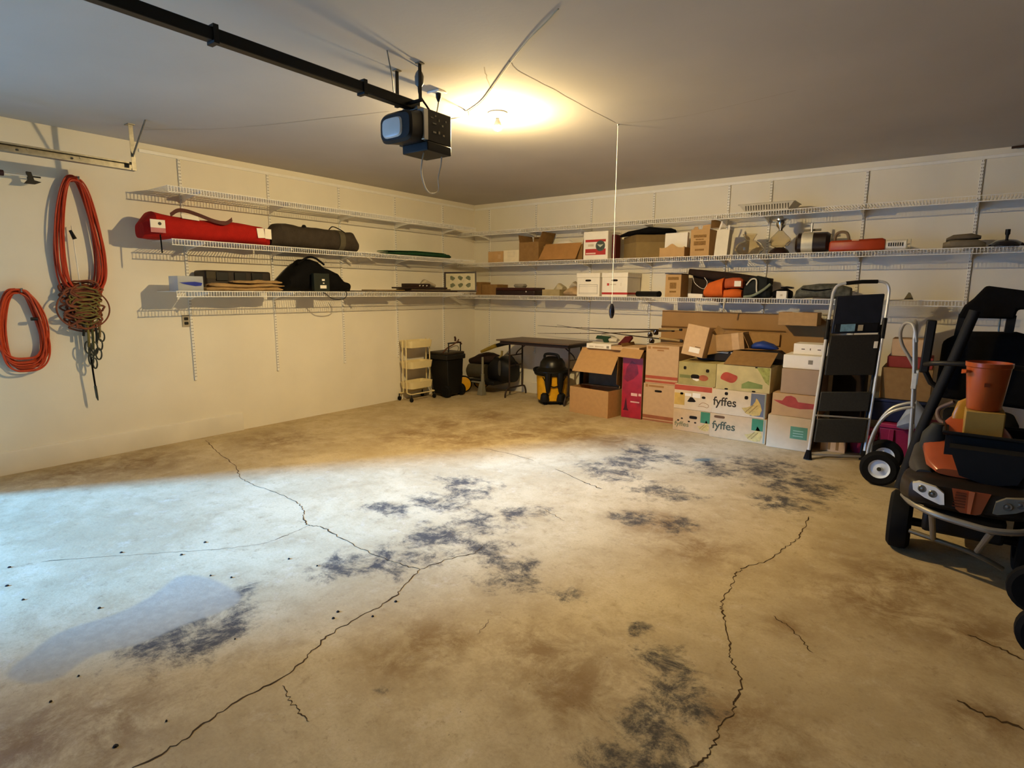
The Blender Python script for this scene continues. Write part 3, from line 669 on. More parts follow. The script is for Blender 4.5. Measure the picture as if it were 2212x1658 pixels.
MB().loft([(-2.05,0.23,z+.050,.11,.006,3),(-1.6,0.23,z+.066,.14,.008,3),(-1.1,0.23,z+.064,.14,.008,3),(-1.0,0.23,z+.060,.11,.006,3)], 'y', 24, wr=0.003, seed=9, fr=8).build('mat_fold', mat('green_foam_b','#1b5a2e',0.85,var=0.2), t)
single('paper_sheet', MB().obox((0.28,-2.32,z+0.004), (0.26,0.34,0.004), RZ(0.1)), PAPER, 'white paper sheet lying flat beside the grey pack on left shelf', 'paper')

# ------------------------------------------------------------------ left wall, bottom shelf
z = A_Z[2]+0.002
t = open_carton('clear_bin', 'small clear plastic bin with blue wrap at shelf end', 0.22, 0.40, -4.59, -4.365, z, z+0.135, mat('clear_plastic','#dfe3e6',0.2,var=0.02,trans=0.55,ior=1.3), wall=0.004, cat='bin')
MB().loft([(-4.575,0.30,z+.04,.07,.035,2.5),(-4.50,0.31,z+.075,.075,.055,2.5),(-4.40,0.31,z+.05,.07,.04,2.5)], 'y', 16, wr=0.02, seed=1, fr=14).build('white_contents', PAPER, t)
MB().prism([(0.4005,-4.575,z+.075),(0.4005,-4.53,z+.062),(0.4005,-4.44,z+.045),(0.4005,-4.385,z+.05),(0.4005,-4.375,z+.075),(0.4005,-4.44,z+.085),(0.4005,-4.50,z+.082)], (0.003,0,0)).build('blue_wrap', mat('blue_film','#2a3aa0',0.3,var=0.2), t)
t = thing('organizer_case', 'flat black organizer case lying behind the tan cloth', 'case', (0.16,-3.93,z))
box(0.03, 0.27, -4.28, -3.60, z, z+0.20).build('case_body', mat('case_brown','#2a2018',0.55,var=0.2), t, bevel=0.02)
for y in (-4.12, -3.94, -3.76): box(0.272, 0.282, y-0.06, y+0.06, z+0.10, z+0.185).build('case_pocket', BLACK, t, bevel=0.004)
box(0.26,0.275,-4.27,-4.16,z+.12,z+.19).build('clear_window', mat('smoky_plastic','#4b4436',0.2), t)
t = thing('tan_cloth', 'folded tan cloth on bottom left shelf in front of case', 'cloth', (0.34,-3.95,z))
for i, (h0, h1, a0, a1) in enumerate(((0.0,.040,-4.34,-3.55),(.036,.076,-4.31,-3.53),(.070,.110,-4.08,-3.56))):
    MB().loft([(a0,0.355,z+(h0+h1)/2,.045,.006,2.5)]+[(a0+(a1-a0)*q,0.352+0.004*sin(q*20),z+(h0+h1)/2+0.004*sin(q*9+i),(.066+.006*sin(q*14+i*2)),(h1-h0)/2*(1+.25*sin(q*11+i)),2.2) for q in (.08,.2,.35,.5,.65,.8,.92)]+[(a1,0.355,z+(h0+h1)/2,.045,.006,2.5)], 'y', 20, wr=0.022, seed=i*5, fr=15).build('cloth_fold', mat('tan_fabric','#a58558',0.95,var=0.15,bump=0.3), t)
t = thing('black_duffel', 'slumped black duffel bag on bottom left shelf', 'bag', (0.2,-3.06,z))
prof = [(-3.50,.03),(-3.42,.16),(-3.30,.27),(-3.20,.345),(-3.12,.365),(-3.04,.34),(-2.95,.27),(-2.86,.25),(-2.78,.21),(-2.70,.13),(-2.64,.11),(-2.60,.04)]
MB().loft([(y,0.185,z+h/2,min(.15,.06+h),h/2,2.6) for y,h in prof], 'y', 26, wr=0.03, seed=21, fr=7).build('bag_body', BLACKM, t)
MB().tube(smooth([(0.30,-3.3,z+.30),(0.31,-3.18,z+.37),(0.31,-3.08,z+.365),(0.32,-2.98,z+.30)], 5), 0.012, 8).build('handle', BLACKM, t)
MB().tube(smooth([(0.38,-3.10,z+.01),(0.435,-3.06,z-.02),(0.44,-2.98,z-.075),(0.44,-2.86,z-.085),(0.44,-2.79,z-.06),(0.435,-2.78,z-.0),(0.36,-2.80,z+.02)], 6), 0.0045, 6).build('loose_cord', BLACK, t)
t = thing('small_speaker', 'dark green boxy device with white labels before black duffel', 'device', (0.395,-3.09,z))
box(0.372, 0.425, -3.19, -2.99, z, z+0.20).build('case', mat('dark_green_box','#1b2119',0.6,var=0.2), t, bevel=0.006)
box(0.4252,0.4262,-3.115,-3.035,z+.035,z+.070).build('white_label', PAPER, t); box(0.4252,0.4262,-3.09,-3.055,z+.118,z+.138).build('white_label', PAPER, t); box(0.4252,0.4262,-3.08,-3.06,z+.088,z+.098).build('white_label', PAPER, t)
t = thing('board_stack', 'two thin brown boards lying flat on left bottom shelf', 'boards', (0.2,-2.2,z))
MB().obox((0.22,-2.28,z+.008),(0.30,.62,.014)).build('board', BROWNM, t); MB().obox((0.2,-2.02,z+.022),(0.26,.5,.012),RZ(.05)).build('board', mat('tan_board','#8d7447',0.8), t)
t = thing('picture_frames', 'stack of flat dark picture frames on left bottom shelf', 'frames', (0.25,-1.3,z))
DW = mat('dark_frame','#2a1811',0.4,var=0.2)
for i, (a0, a1, x0, x1, m_) in enumerate(((-1.75,-0.84,.10,.40,DW),(-1.70,-0.95,.08,.37,mat('grey_backing','#7d6d58',0.8)),(-1.80,-1.05,.10,.40,DW))):
    box(x0, x1, a0, a1, z+.022*i+.0005*i, z+.022*i+.0215).build('frame', m_, t, bevel=0.002)
box(0.16,0.34,-1.68,-1.32,z+.0665,z+.112).build('dark_box', DW, t, bevel=.003)
for y in (-1.52,-1.46,-1.39): MB().obox((0.3415,y,z+.085),(0.003,.022,.014),RX(.4)).build('foil_glint', PAPER, t)
MB().loft([(-1.42,0.26,z+.10,.03,.03,2.2),(-1.36,0.26,z+.125,.05,.05,2.2),(-1.28,0.26,z+.112,.05,.035,2.2),(-1.18,0.26,z+.088,.04,.02,2.2)], 'y', 16, wr=.02, seed=3, fr=16).build('crumpled_wrap', mat('grey_wrap','#b0a48d',0.5,var=.15), t)
t = thing('framed_picture', 'framed print of six plants leaning in shelf corner', 'picture', (0.18,-0.62,z))
# leaning frame facing the room
fr_c = Vector((0.24,-0.60,z+.150)); U = Vector((0.80,0.60,0)).normalized(); W_ = Vector((-0.10,0.10,0.985)).normalized(); U = (U-W_*U.dot(W_)).normalized(); Nn = U.cross(W_)
def fpt(u, v, d=0): return fr_c+U*u+W_*v+Nn*d
hw, hh = .235, .145
mb = MB()
for (u0,u1,v0,v1) in ((-hw,hw,-hh,-hh+.022),(-hw,hw,hh-.022,hh),(-hw,-hw+.022,-hh+.022,hh-.022),(hw-.022,hw,-hh+.022,hh-.022)):
    mb.prism([fpt(u0,v0),fpt(u1,v0),fpt(u1,v1),fpt(u0,v1)], Nn*.014)
mb.build('frame', DW, t)
MB().prism([fpt(-hw+.022,-hh+.022),fpt(hw-.022,-hh+.022),fpt(hw-.022,hh-.022),fpt(-hw+.022,hh-.022)], Nn*.004).build('mount', mat('picture_mount','#cfc6a6',0.4), t)
for u in (-.12,0,.12):
    for v in (-.05,.055):
        pts = [fpt(u+.036*cos(a)*(1+.25*sin(3*a+u*40)), v+.032*sin(a)*(1+.25*cos(2*a+v*30)), .0042) for a in [2*pi*i/10 for i in range(10)]]
        MB().prism(pts, Nn*.0006).build('plant_print', mat('plant_print','#6d7258',0.6,var=.3,scale=60), t)

# ------------------------------------------------------------------ back wall, bottom shelf
z = B_Z[2]+0.002; YFR = -0.40
t = carton('carton', 'small brown carton with white label behind the leaning picture', 0.20, 0.42, -0.36, -0.12, z, z+.19, CARD2, tape=CARD)
patch(t, .235, .31, -.36, z+.055, z+.135, CREAM, 'white_label'); patch(t, .335, .355, -.36, z+.05, z+.125, mat('pink_print','#c0787a'), 'label_strip')
t = carton('carton', 'low dark brown carton on back shelf near corner', 0.43, 0.72, -0.34, -0.08, z, z+.155, CARD2, tape=CARD)
t = thing('dark_case', 'long flat dark brown case on back bottom shelf', 'case', (1.03,-.27,z))
b_ = box(.74,1.42,-.40,-.10,z,z+.068).build('base', DW, t, bevel=.008); box(.74,1.40,-.40,-.10,z+.069,z+.108).build('lid', mat('dark_brown_lid','#37140f',.4), t, bevel=.008)
MB().lathe([(0,0),(.014,0),(.012,.012),(0,.014)], (1.29,-.402,z+.055), 12, RX(pi/2)).build('clasp', CHROME, t)
t = thing('glass_dish', 'clear glass dish resting on the flat dark case', 'dish', (1.09,-.27,z+.108))
MB().loft([(z+.110,1.09,-.27,.075,.05,4),(z+.135,1.09,-.27,.095,.065,4),(z+.160,1.09,-.27,.08,.05,4),(z+.164,1.09,-.27,.03,.02,3)], 'z', 20).build('dish', mat('frosted_glass','#b9b2a4',.1,trans=.5,coat=.5), t)
t = open_carton('tray_box', 'shallow tan tray box with wrapped bundle on back shelf', 1.55, 1.83, -.40, -.16, z, z+.085, mat('olive_card','#a3926a',.85))
MB().loft([(1.66,-.25,z+.06,.05,.04,2.3),(1.74,-.25,z+.10,.08,.07,2.3),(1.81,-.25,z+.08,.06,.05,2.3)], 'x', 16, wr=.025, seed=6, fr=14).build('wrapped_bundle', mat('cream_wrap','#c9bb98',.6,var=.12), t)
t = thing('wrapped_parcel', 'crumpled tan paper parcel beside the first file box', 'parcel', (1.97,-.28,z))
MB().loft([(1.86,-.28,z+.035,.07,.03,2.5),(1.93,-.28,z+.058,.10,.055,2.5),(2.02,-.28,z+.062,.10,.06,2.5),(2.075,-.28,z+.04,.07,.035,2.5)], 'x', 18, wr=.025, seed=12, fr=12).build('paper_wrap', mat('tan_paper','#b79a72',.85,var=.15), t)
MB().loft([(1.92,-.25,z+.11,.05,.02,2.2),(1.97,-.25,z+.15,.06,.045,2.2),(2.03,-.25,z+.13,.05,.03,2.2)], 'x', 14, wr=.02, seed=2, fr=18).build('tissue', mat('grey_wrap','#b0a48d'), t)
def filebox(label, x0, x1, m, stripe=None):
    y0, y1, z1 = -.405, -.03, z+.295
    t = thing('file_box', label, 'file box', ((x0+x1)/2, (y0+y1)/2, z), 0, 'white file boxes')
    box(x0, x1, y0, y1, z, z1-.058).build('body', m, t, bevel=.003)
    box(x0-.006, x1+.006, y0-.006, y1+.006, z1-.057, z1).build('lid', m, t, bevel=.004)
    xm = (x0+x1)/2; zz = z1-.095
    pts = [(xm+.042*math.copysign(abs(cos(a))**.5, cos(a)), zz+.013*math.copysign(abs(sin(a))**.7, sin(a))) for a in [2*pi*i/20 for i in range(20)]]
    patch_poly(t, pts, y0, mat('handle_hole','#1a120b',.95), 'hand_hole')
    return t, xm, y0
t, xm, y0 = filebox('white file box with ruled label panel, left of the pair', 2.10, 2.43, PAPER)
for (a, b, c, d) in ((-.135,.135,.145,.149),(-.135,.135,.028,.032),(-.135,-.131,.028,.149),(.131,.135,.028,.149),(-.135,.135,.125,.1275),(-.135,.135,.045,.0475)): patch(t, xm+a, xm+b, y0, z+c, z+d, GPRINT, 'label_rule')
t, xm, y0 = filebox('white file box with red stripe round its base, right of the pair', 2.465, 2.815, PAPER)
patch(t, 2.465, 2.815, y0, z+.026, z+.052, REDP, 'red_stripe'); box(2.8152,2.8164,y0,-.03,z+.026,z+.052).build('red_stripe', REDP, t)
patch(t, xm-.105, xm-.075, y0, z+.135, z+.165, REDP, 'red_logo'); patch(t, xm-.065, xm+.02, y0, z+.143, z+.155, mat('faded_print','#cdbfa6',.8), 'faint_print'); patch(t, xm+.085, xm+.09, y0, z+.13, z+.17, mat('faded_print','#cdbfa6'), 'faint_print')
t = thing('umbrella_roll', 'short black tube lying beside the red striped file box', 'tube', (2.98,-.36,z))
MB().tube([(2.86,-.20,z+.035),(3.22,-.40,z+.035)], .034, 16).build('tube_body', BLACK, t); MB().tube([(3.221,-.4006,z+.035),(3.235,-.408,z+.035)], .036, 16).build('end_cap', RUBBER, t)
t = carton('carton', 'upright kraft carton with brown stamp beside black tube', 3.30, 3.49, -.40, -.16, z, z+.265, KRAFT)
for (a, b, c, d) in ((.03,.16,.20,.235),(.055,.135,.10,.17),(.055,.135,.055,.075)): patch(t, 3.30+a, 3.30+b, -.40, z+c, z+d, mat('brown_stamp','#8a6634',.8,var=.3,scale=90), 'brown_print')
MB().obox((3.395,-.28,z+.272),(.20,.26,.010),RY(.03)).build('dark_lid', DW, t)
single('white_strip', MB().obox((3.66,-.37,z+.022),(.17,.05,.042),RY(.04)), PAPER, 'narrow white carton lying before the orange jacket', 'box', bevel=.002)
t = thing('tent_roll', 'long dark tapered bag slanting behind the orange jacket', 'bag', (3.95,-.15,z))
MB().tube([(3.50,-.18,z+.300),(3.75,-.16,z+.26),(4.05,-.14,z+.22),(4.42,-.13,z+.17)], [.035,.05,.055,.045], 14).build('roll', mat('dark_brown_fabric','#2c1c14',.9,var=.25), t)
MB().prism([(3.50,-.10,z),(4.15,-.10,z),(4.15,-.10,z+.18),(3.52,-.10,z+.27)], (0,.06,0)).build('support_box', mat('dark_brown_carton','#2e2117',.9), t)
MB().tube(smooth([(3.56,-.22,z+.24),(3.60,-.24,z+.16),(3.70,-.24,z+.10),(3.74,-.24,z+.17),(3.70,-.23,z+.23)], 6), .003, 6).build('loose_string', PAPER, t)
t = thing('orange_jacket', 'folded bright orange quilted vest on back bottom shelf', 'vest', (3.96,-.33,z))
MB().loft([(3.755,-.34,z+.06,.05,.05,2.5),(3.80,-.34,z+.09,.075,.085,2.8),(3.88,-.34,z+.105,.08,.10,3),(3.97,-.34,z+.108,.08,.105,3)], 'x', 22, wr=.02, seed=8, fr=13).build('left_panel', mat('orange_fabric','#cf5f1a',.8,var=.1), t)
MB().loft([(3.985,-.34,z+.045,.075,.045,3),(4.05,-.34,z+.052,.08,.05,3),(4.12,-.34,z+.052,.078,.05,3),(4.17,-.34,z+.045,.06,.04,2.5)], 'x', 22, wr=.015, seed=18, fr=13).build('lower_panel', mat('orange_fabric','#cf5f1a'), t)
MB().loft([(3.99,-.34,z+.155,.07,.055,3),(4.06,-.34,z+.165,.07,.055,3),(4.14,-.34,z+.165,.065,.055,3),(4.175,-.34,z+.15,.05,.045,2.5)], 'x', 22, wr=.012, seed=28, fr=13).build('upper_panel', mat('orange_fabric_b','#b8552a',.8,var=.12), t)
box(4.095,4.165,-.412,-.402,z+.125,z+.185).build('white_tag', PAPER, t)
MB().tube(smooth([(4.0,-.41,z+.0),(4.005,-.43,z-.05),(4.0,-.425,z-.12)], 4), .008, 8).build('waist_strap', mat('white_webbing','#d9d2bf',.8), t)
t = thing('tote_bag', 'dark tote bag with white straps beside orange vest', 'bag', (4.31,-.30,z))
MB().loft([(4.185,-.30,z+.06,.07,.055,3),(4.23,-.30,z+.11,.09,.105,3),(4.32,-.30,z+.12,.09,.115,3),(4.42,-.30,z+.11,.09,.105,3),(4.455,-.30,z+.075,.06,.06,2.6)], 'x', 22, wr=.02, seed=5, fr=11).build('bag_body', mat('charcoal_fabric','#1e211f',.9,var=.25), t)
MB().tube(smooth([(4.22,-.40,z+.14),(4.27,-.405,z+.20),(4.32,-.408,z+.195),(4.33,-.41,z+.10),(4.335,-.405,z+.06)], 6), .0075, 8).build('strap', mat('white_webbing','#d9d2bf'), t)
MB().tube(smooth([(4.20,-.405,z+.012),(4.30,-.412,z+.03),(4.40,-.41,z+.09),(4.46,-.38,z+.15)], 6), .014, 8).build('grey_strap', mat('grey_green_strap','#7e8570',.8), t)
t = carton('small_carton', 'small white square box in front of dark case', 4.535, 4.635, -.42, -.36, z, z+.078, PAPER); patch(t, 4.575, 4.597, -.42, z+.025, z+.045, mat('faded_print','#cdbfa6'), 'faint_print')
t = thing('binocular_case', 'low black case lying behind the small white box', 'case', (4.60,-.24,z))
MB().loft([(4.47,-.24,z+.04,.07,.035,3),(4.53,-.24,z+.05,.09,.048,3),(4.60,-.24,z+.055,.09,.052,3),(4.65,-.24,z+.045,.06,.035,2.5)], 'x', 18, wr=.01, seed=2, fr=12).build('case_body', BLACKM, t)
MB().loft([(4.54,-.24,z+.115,.03,.008,2.5),(4.60,-.24,z+.118,.05,.012,2.5),(4.66,-.24,z+.112,.04,.010,2.5)], 'x', 14).build('flap', BLACK, t)
t = thing('camouflage_bag', 'grey green mottled roll bag at right of bottom back shelf', 'bag', (4.92,-.25,z))
CAMO = mat('mottled_fabric','#56554a',.9,var=.45,scale=26,bump=.25)
MB().loft([(4.70,-.27,z+.04,.05,.035,2.4),(4.76,-.26,z+.068,.10,.065,2.5),(4.90,-.25,z+.078,.12,.075,2.5),(5.06,-.25,z+.080,.12,.077,2.5),(5.20,-.25,z+.06,.09,.055,2.5)], 'x', 22, wr=.018, seed=31, fr=8).build('bag_body', CAMO, t)
MB().tube(smooth([(4.76,-.36,z+.10),(4.90,-.38,z+.085),(5.04,-.37,z+.10)], 5), .007, 6).build('strap', BLACKM, t)
t = thing('wedge_sign', 'small grey wedge shaped stand on back shelf past the ladder', 'stand', (5.68,-.30,z))
MB().prism([(5.65,-.36,z),(5.73,-.36,z),(5.698,-.36,z+.068),(5.685,-.36,z+.072)], (0,.05,0)).build('wedge', mat('grey_plastic_b','#6f6750',.7), t); box(5.62,5.75,-.37,-.30,z-.0,z+.006).build('foot_plate', PAPER, t)

# ------------------------------------------------------------------ back wall, middle shelf
z = B_Z[1]+0.002
t = carton('carton', 'small kraft carton at corner end of middle back shelf', .60, .87, -.40, -.14, z, z+.155, KRAFT, tape=CARD3)
patch(t, .78, .83, -.40, z+.05, z+.11, CARD3, 'pale_label')
t = carton('carton', 'small cream carton with faint print beside kraft carton', .88, 1.15, -.40, -.16, z, z+.165, CREAM)
for q in range(4): patch(t, .95, 1.08, -.40, z+.07+q*.02, z+.075+q*.02, mat('faded_print','#cdbfa6'), 'faint_print')
t = open_carton('carton', 'tall open brown carton with raised flap on middle back shelf', 1.155, 1.48, -.40, -.06, z, z+.26, CARD2, flaps=(('r',.14,25),('l',.10,10),('b',.10,12)))
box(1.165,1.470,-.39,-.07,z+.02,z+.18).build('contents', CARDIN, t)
MB().prism([(1.16,-.30,z+.262),(1.10,-.30,z+.17),(1.16,-.30,z+.16)], (0,.006,0)).build('green_card', mat('sage_card','#8f9a80',.8), t)
t = open_carton('carton', 'open brown carton with sloping front flap and white paper inside', 1.52, 2.13, -.34, -.05, z, z+.205, CARD2, flaps=(('r',.10,12),))
MB().prism([(1.50,-.435,z+.012),(2.08,-.435,z+.012),(2.12,-.345,z+.222),(1.56,-.345,z+.222)], (0,.005,.002)).build('front_flap', mat('cardboard_mid','#ab7c45',.85,var=.07), t)
MB().loft([(1.60,-.18,z+.19,.09,.03,2.3),(1.72,-.18,z+.21,.10,.05,2.3),(1.85,-.18,z+.215,.10,.05,2.3),(1.95,-.18,z+.19,.08,.03,2.3)], 'x', 16, wr=.04, seed=4, fr=12).build('packing_paper', PAPER, t)
t = carton('product_box', 'white product box with red bands and round picture', 2.18, 2.53, -.405, -.06, z, z+.345, PAPER, bevel=.006)
patch(t, 2.21, 2.50, -.405, z+.215, z+.245, REDP, 'red_band'); patch(t, 2.21, 2.50, -.405, z+.055, z+.130, REDP, 'red_band'); patch(t, 2.25, 2.33, -.405, z+.16, z+.19, mat('faded_print','#cdbfa6'), 'faint_print')
patch(t, 2.22, 2.36, -.4063, z+.065, z+.083, mat('pink_light','#e3b9ad',.7), 'light_print')
pts = [(2.425+.066*cos(a), z+.165+.066*sin(a)) for a in [2*pi*i/28 for i in range(28)]]; patch_poly(t, pts, -.4065, mat('dark_green_print','#4a5346',.5,var=.3,scale=30), 'round_picture')
pts = [(2.38,z+.185),(2.40,z+.165),(2.425,z+.148),(2.45,z+.165),(2.47,z+.185),(2.425,z+.178)]; patch_poly(t, pts, -.4078, mat('pale_print','#b9bda6',.6), 'picture_detail')
pts = [(2.54+.0*0, 0)];
t = carton('carton', 'narrow dark red carton beside the white product box', 2.545, 2.60, -.33, -.20, z, z+.30, mat('dark_red_card','#5c1d18',.6,var=.1))
t = thing('carton', 'large brown carton standing cornerwise with black cloth over it', 'box', (2.90,-.23,z), 0.0)
cs = [(2.62,-.14),(2.91,-.40),(3.20,-.23),(2.95,-.03)]
MB().prism([(x,y,z) for x,y in cs], (0,0,.275)).build('body', mat('cardboard_olive','#8d7547',.85,var=.07), t)
def onface(a, b, u0, u1, z0, z1, d=.0015):
    a = Vector((a[0],a[1],0)); b = Vector((b[0],b[1],0)); e = (b-a); nn = Vector((e.y,-e.x,0)).normalized()
    return MB().prism([a+e*u0+nn*.0002+Vector((0,0,z0)), a+e*u1+nn*.0002+Vector((0,0,z0)), a+e*u1+nn*.0002+Vector((0,0,z1)), a+e*u0+nn*.0002+Vector((0,0,z1))], nn*d)
onface(cs[0], cs[1], 0, 1, z+.19, z+.275, .004).build('lid_edge', mat('cardboard_olive_d','#7b643b',.85), t); onface(cs[1], cs[2], 0, 1, z+.19, z+.275, .004).build('lid_edge', mat('cardboard_olive_d','#7b643b'), t)
t = thing('black_cloth', 'crumpled black cloth draped on top of large brown carton', 'cloth', (2.98,-.22,z+.28))
MB().loft([(2.62,-.20,z+.288,.05,.008,2.2),(2.75,-.22,z+.306,.11,.022,2.3),(2.92,-.22,z+.323,.15,.038,2.4),(3.03,-.22,z+.332,.16,.044,2.4),(3.14,-.22,z+.322,.14,.036,2.4),(3.25,-.20,z+.312,.10,.026,2.3),(3.30,-.20,z+.305,.05,.016,2.2)], 'x', 22, wr=.03, seed=14, fr=9).build('cloth_fold', BLACKM, t)
t = thing('carton', 'kraft display carton with wavy edge holding white sheets', 'box', (3.36,-.30,z))
pts = [(3.21,z),(3.51,z),(3.51,z+.118)]+[(3.51-.30*q, z+.105+.045*math.exp(-((q-.5)/.16)**2)) for q in [i/16 for i in range(1,16)]]+[(3.21,z+.108)]
MB().prism([(x,-.405,q) for x,q in pts], (0,.006,0)).build('front_panel', KRAFT, t)
MB().box(3.21,3.216,-.398,-.20,z,z+.11).box(3.504,3.51,-.398,-.20,z,z+.11).box(3.21,3.51,-.206,-.20,z,z+.11).box(3.216,3.504,-.398,-.206,z,z+.006).build('tray', KRAFT, t)
MB().obox((3.37,-.29,z+.145),(.27,.05,.27),RX(-.06)).build('white_sheets', PAPER, t)
t = carton('carton', 'tall kraft carton with dark stamped print on middle back shelf', 3.575, 3.79, -.40, -.12, z, z+.295, KRAFT)
for (a, b, c, d) in ((.035,.18,.205,.235),(.04,.175,.12,.165),(.055,.16,.06,.08),(.06,.15,.178,.19)): patch(t, 3.575+a, 3.575+b, -.40, z+c, z+d, mat('brown_stamp','#8a6634'), 'brown_print')
MB().prism([(3.60,-.398,z+.295),(3.66,-.398,z+.295),(3.65,-.398,z+.325),(3.615,-.398,z+.325)], (0,.005,0)).build('torn_tab', KRAFT, t); MB().prism([(3.70,-.398,z+.295),(3.79,-.398,z+.295),(3.79,-.398,z+.345),(3.71,-.398,z+.335)], (0,.005,0)).build('torn_tab', KRAFT, t)
MB().prism([(3.795,-.40,z+.30),(3.86,-.30,z+.31),(3.87,-.30,z+.38),(3.80,-.40,z+.40)], (.004,.004,0)).build('side_flap', CARD2, t)
t = thing('paper_bag', 'tall white paper bag with handles between kraft carton and glass', 'bag', (3.92,-.36,z))
MB().rings([[(3.855,-.42,z),(3.995,-.42,z),(3.995,-.31,z),(3.855,-.31,z)],[(3.862,-.415,z+.13),(4.0,-.415,z+.13),(4.005,-.31,z+.13),(3.868,-.31,z+.13)],[(3.872,-.405,z+.275),(4.008,-.405,z+.275),(4.015,-.315,z+.275),(3.880,-.315,z+.275)]]).build('bag_body', mat('white_paper','#e6dcc4',.8,var=.05), t)
MB().prism([(3.885,-.408,z+.275),(3.90,-.408,z+.275),(3.925,-.40,z+.36),(3.912,-.40,z+.37)], (.003,.004,0)).build('handle', PAPER, t); MB().prism([(3.97,-.34,z+.275),(3.985,-.34,z+.275),(3.985,-.335,z+.33),(3.965,-.335,z+.33)], (.003,.004,0)).build('handle', PAPER, t)
SMOKE = mat('smoky_glass','#f1ead9',.04,var=.01,trans=1.0,ior=1.3,spec=.6)
t = thing('glass_vase', 'squat clear glass vase on middle back shelf', 'vase', (4.20,-.28,z))
MB().lathe([(.03,0),(.10,.004),(.145,.045),(.15,.075),(.12,.125),(.06,.155),(.04,.16),(.06,.20),(.075,.225),(.071,.225),(.056,.20),(.036,.162),(.056,.15),(.114,.122),(.144,.075),(.139,.047),(.098,.010),(.03,.006)], (4.19,-.28,z), 28).build('shade', SMOKE, t)
t = thing('hurricane_lamp', 'glass lamp with chrome crown and dark foot on middle back shelf', 'lamp', (4.50,-.29,z))
MB().lathe([(0,0),(.10,0),(.102,.012),(.085,.045),(.05,.068),(0,.07)], (4.50,-.29,z), 24).build('foot', DW, t)
MB().lathe([(.045,.07),(.085,.085),(.11,.125),(.104,.16),(.06,.205),(.024,.245),(.020,.245),(.055,.203),(.099,.158),(.105,.126),(.081,.088),(.045,.074)], (4.50,-.29,z), 28).build('globe', SMOKE, t)
MB().lathe([(.018,.24),(.022,.265),(.045,.29),(.05,.325),(.03,.335),(.09,.345),(.09,.358),(.03,.362),(.02,.39),(0,.392)], (4.50,-.29,z), 24).build('chrome_crown', CHROME, t)
t = thing('black_canister', 'dark round canister with pale band and metal post', 'canister', (4.83,-.28,z))
MB().loft([(4.665,-.28,z+.10,.08,.085,2.6),(4.69,-.28,z+.105,.11,.103,3),(4.95,-.28,z+.105,.11,.103,3),(4.985,-.28,z+.10,.08,.085,2.6)], 'x', 26).build('drum', mat('dark_brown_gloss','#241712',.3,coat=.3), t)
MB().loft([(4.725,-.28,z+.105,.1135,.1065,3),(4.83,-.28,z+.105,.1135,.1065,3)], 'x', 26).build('pale_band', mat('cream_metal','#cfc7ae',.3,metal=.3), t)
MB().tube([(4.80,-.30,z+.20),(4.80,-.30,z+.30)], .011, 12).build('metal_post', ALU, t)
MB().tube([(4.72,-.26,z+.235),(4.88,-.26,z+.235)], .012, 10).build('crossbar', mat('grey_tan','#857a63',.6), t)
t = thing('tool_case', 'long orange red plastic tool case with arched brown handle', 'tool case', (5.22,-.34,z))
MB().loft([(4.985,-.34,z+.052,.05,.048,4),(5.0,-.34,z+.056,.06,.055,5),(5.43,-.34,z+.060,.06,.059,5),(5.455,-.34,z+.058,.05,.048,4)], 'x', 28).build('case_body', mat('red_orange_plastic','#a83c17',.4,var=.08), t)
MB().tube(smooth([(5.02,-.33,z+.10),(5.03,-.33,z+.17),(5.07,-.33,z+.195),(5.12,-.33,z+.185),(5.14,-.33,z+.145),(5.145,-.33,z+.11)], 6), .014, 8).build('handle', mat('brown_plastic','#7e674a',.6), t)
box(5.18,5.24,-.402,-.398,z+.10,z+.112).build('latch', mat('tan_latch','#c99a72',.5), t)
t = thing('label_roll', 'white caulk tube with dark ruled label beside tool case', 'tube', (5.56,-.34,z))
MB().tube([(5.47,-.36,z+.05),(5.625,-.36,z+.05)], .046, 20).build('tube_body', PAPER, t)
for i in range(7): box(5.485+i*.018,5.495+i*.018,-.408,-.402,z+.035,z+.068).build('printed_bar', DGREY, t)
MB().tube([(5.628,-.36,z+.05),(5.632,-.36,z+.05)], .05, 20).build('rear_flange', mat('clear_plastic_b','#cfc8b0',.3), t); MB().tube([(5.655,-.36,z+.055),(5.66,-.36,z+.055)], .045, 20).build('plunger_disc', mat('clear_plastic_b','#cfc8b0'), t); MB().tube([(5.632,-.36,z+.05),(5.655,-.36,z+.055)], .006, 8).build('plunger_rod', ALU, t)
t = thing('folded_cloth', 'small heap of grey brown folded cloth on middle back shelf', 'cloth', (6.05,-.25,z))
MB().loft([(5.90,-.25,z+.03,.07,.026,2.6),(5.95,-.25,z+.04,.11,.037,3),(6.15,-.25,z+.04,.11,.037,3),(6.21,-.25,z+.026,.07,.022,2.6)], 'x', 20, wr=.01, seed=5, fr=14).build('lower_fold', mat('taupe_cloth','#7d7059',.95,var=.15,bump=.3), t)
MB().loft([(5.92,-.25,z+.085,.06,.012,2.6),(5.97,-.25,z+.10,.09,.026,3),(6.10,-.25,z+.105,.09,.028,3),(6.17,-.25,z+.095,.06,.014,2.6)], 'x', 20, wr=.014, seed=15, fr=14).build('upper_fold', mat('taupe_cloth_b','#6b5d47',.95,var=.15,bump=.3), t)
t = thing('pot_lid', 'shiny black domed lid with knob handle at right of middle shelf', 'lid', (6.35,-.33,z))
MB().lathe([(0,0),(.125,0),(.128,.008),(.11,.035),(.07,.058),(.02,.066),(0,.066)], (6.345,-.33,z), 28).build('dome', mat('gloss_black', '#1c1b22'), t)
MB().lathe([(0,.066),(.010,.066),(.012,.10),(.018,.11),(.018,.15),(0,.152)], (6.345,-.33,z), 14).build('knob', BLACK, t)
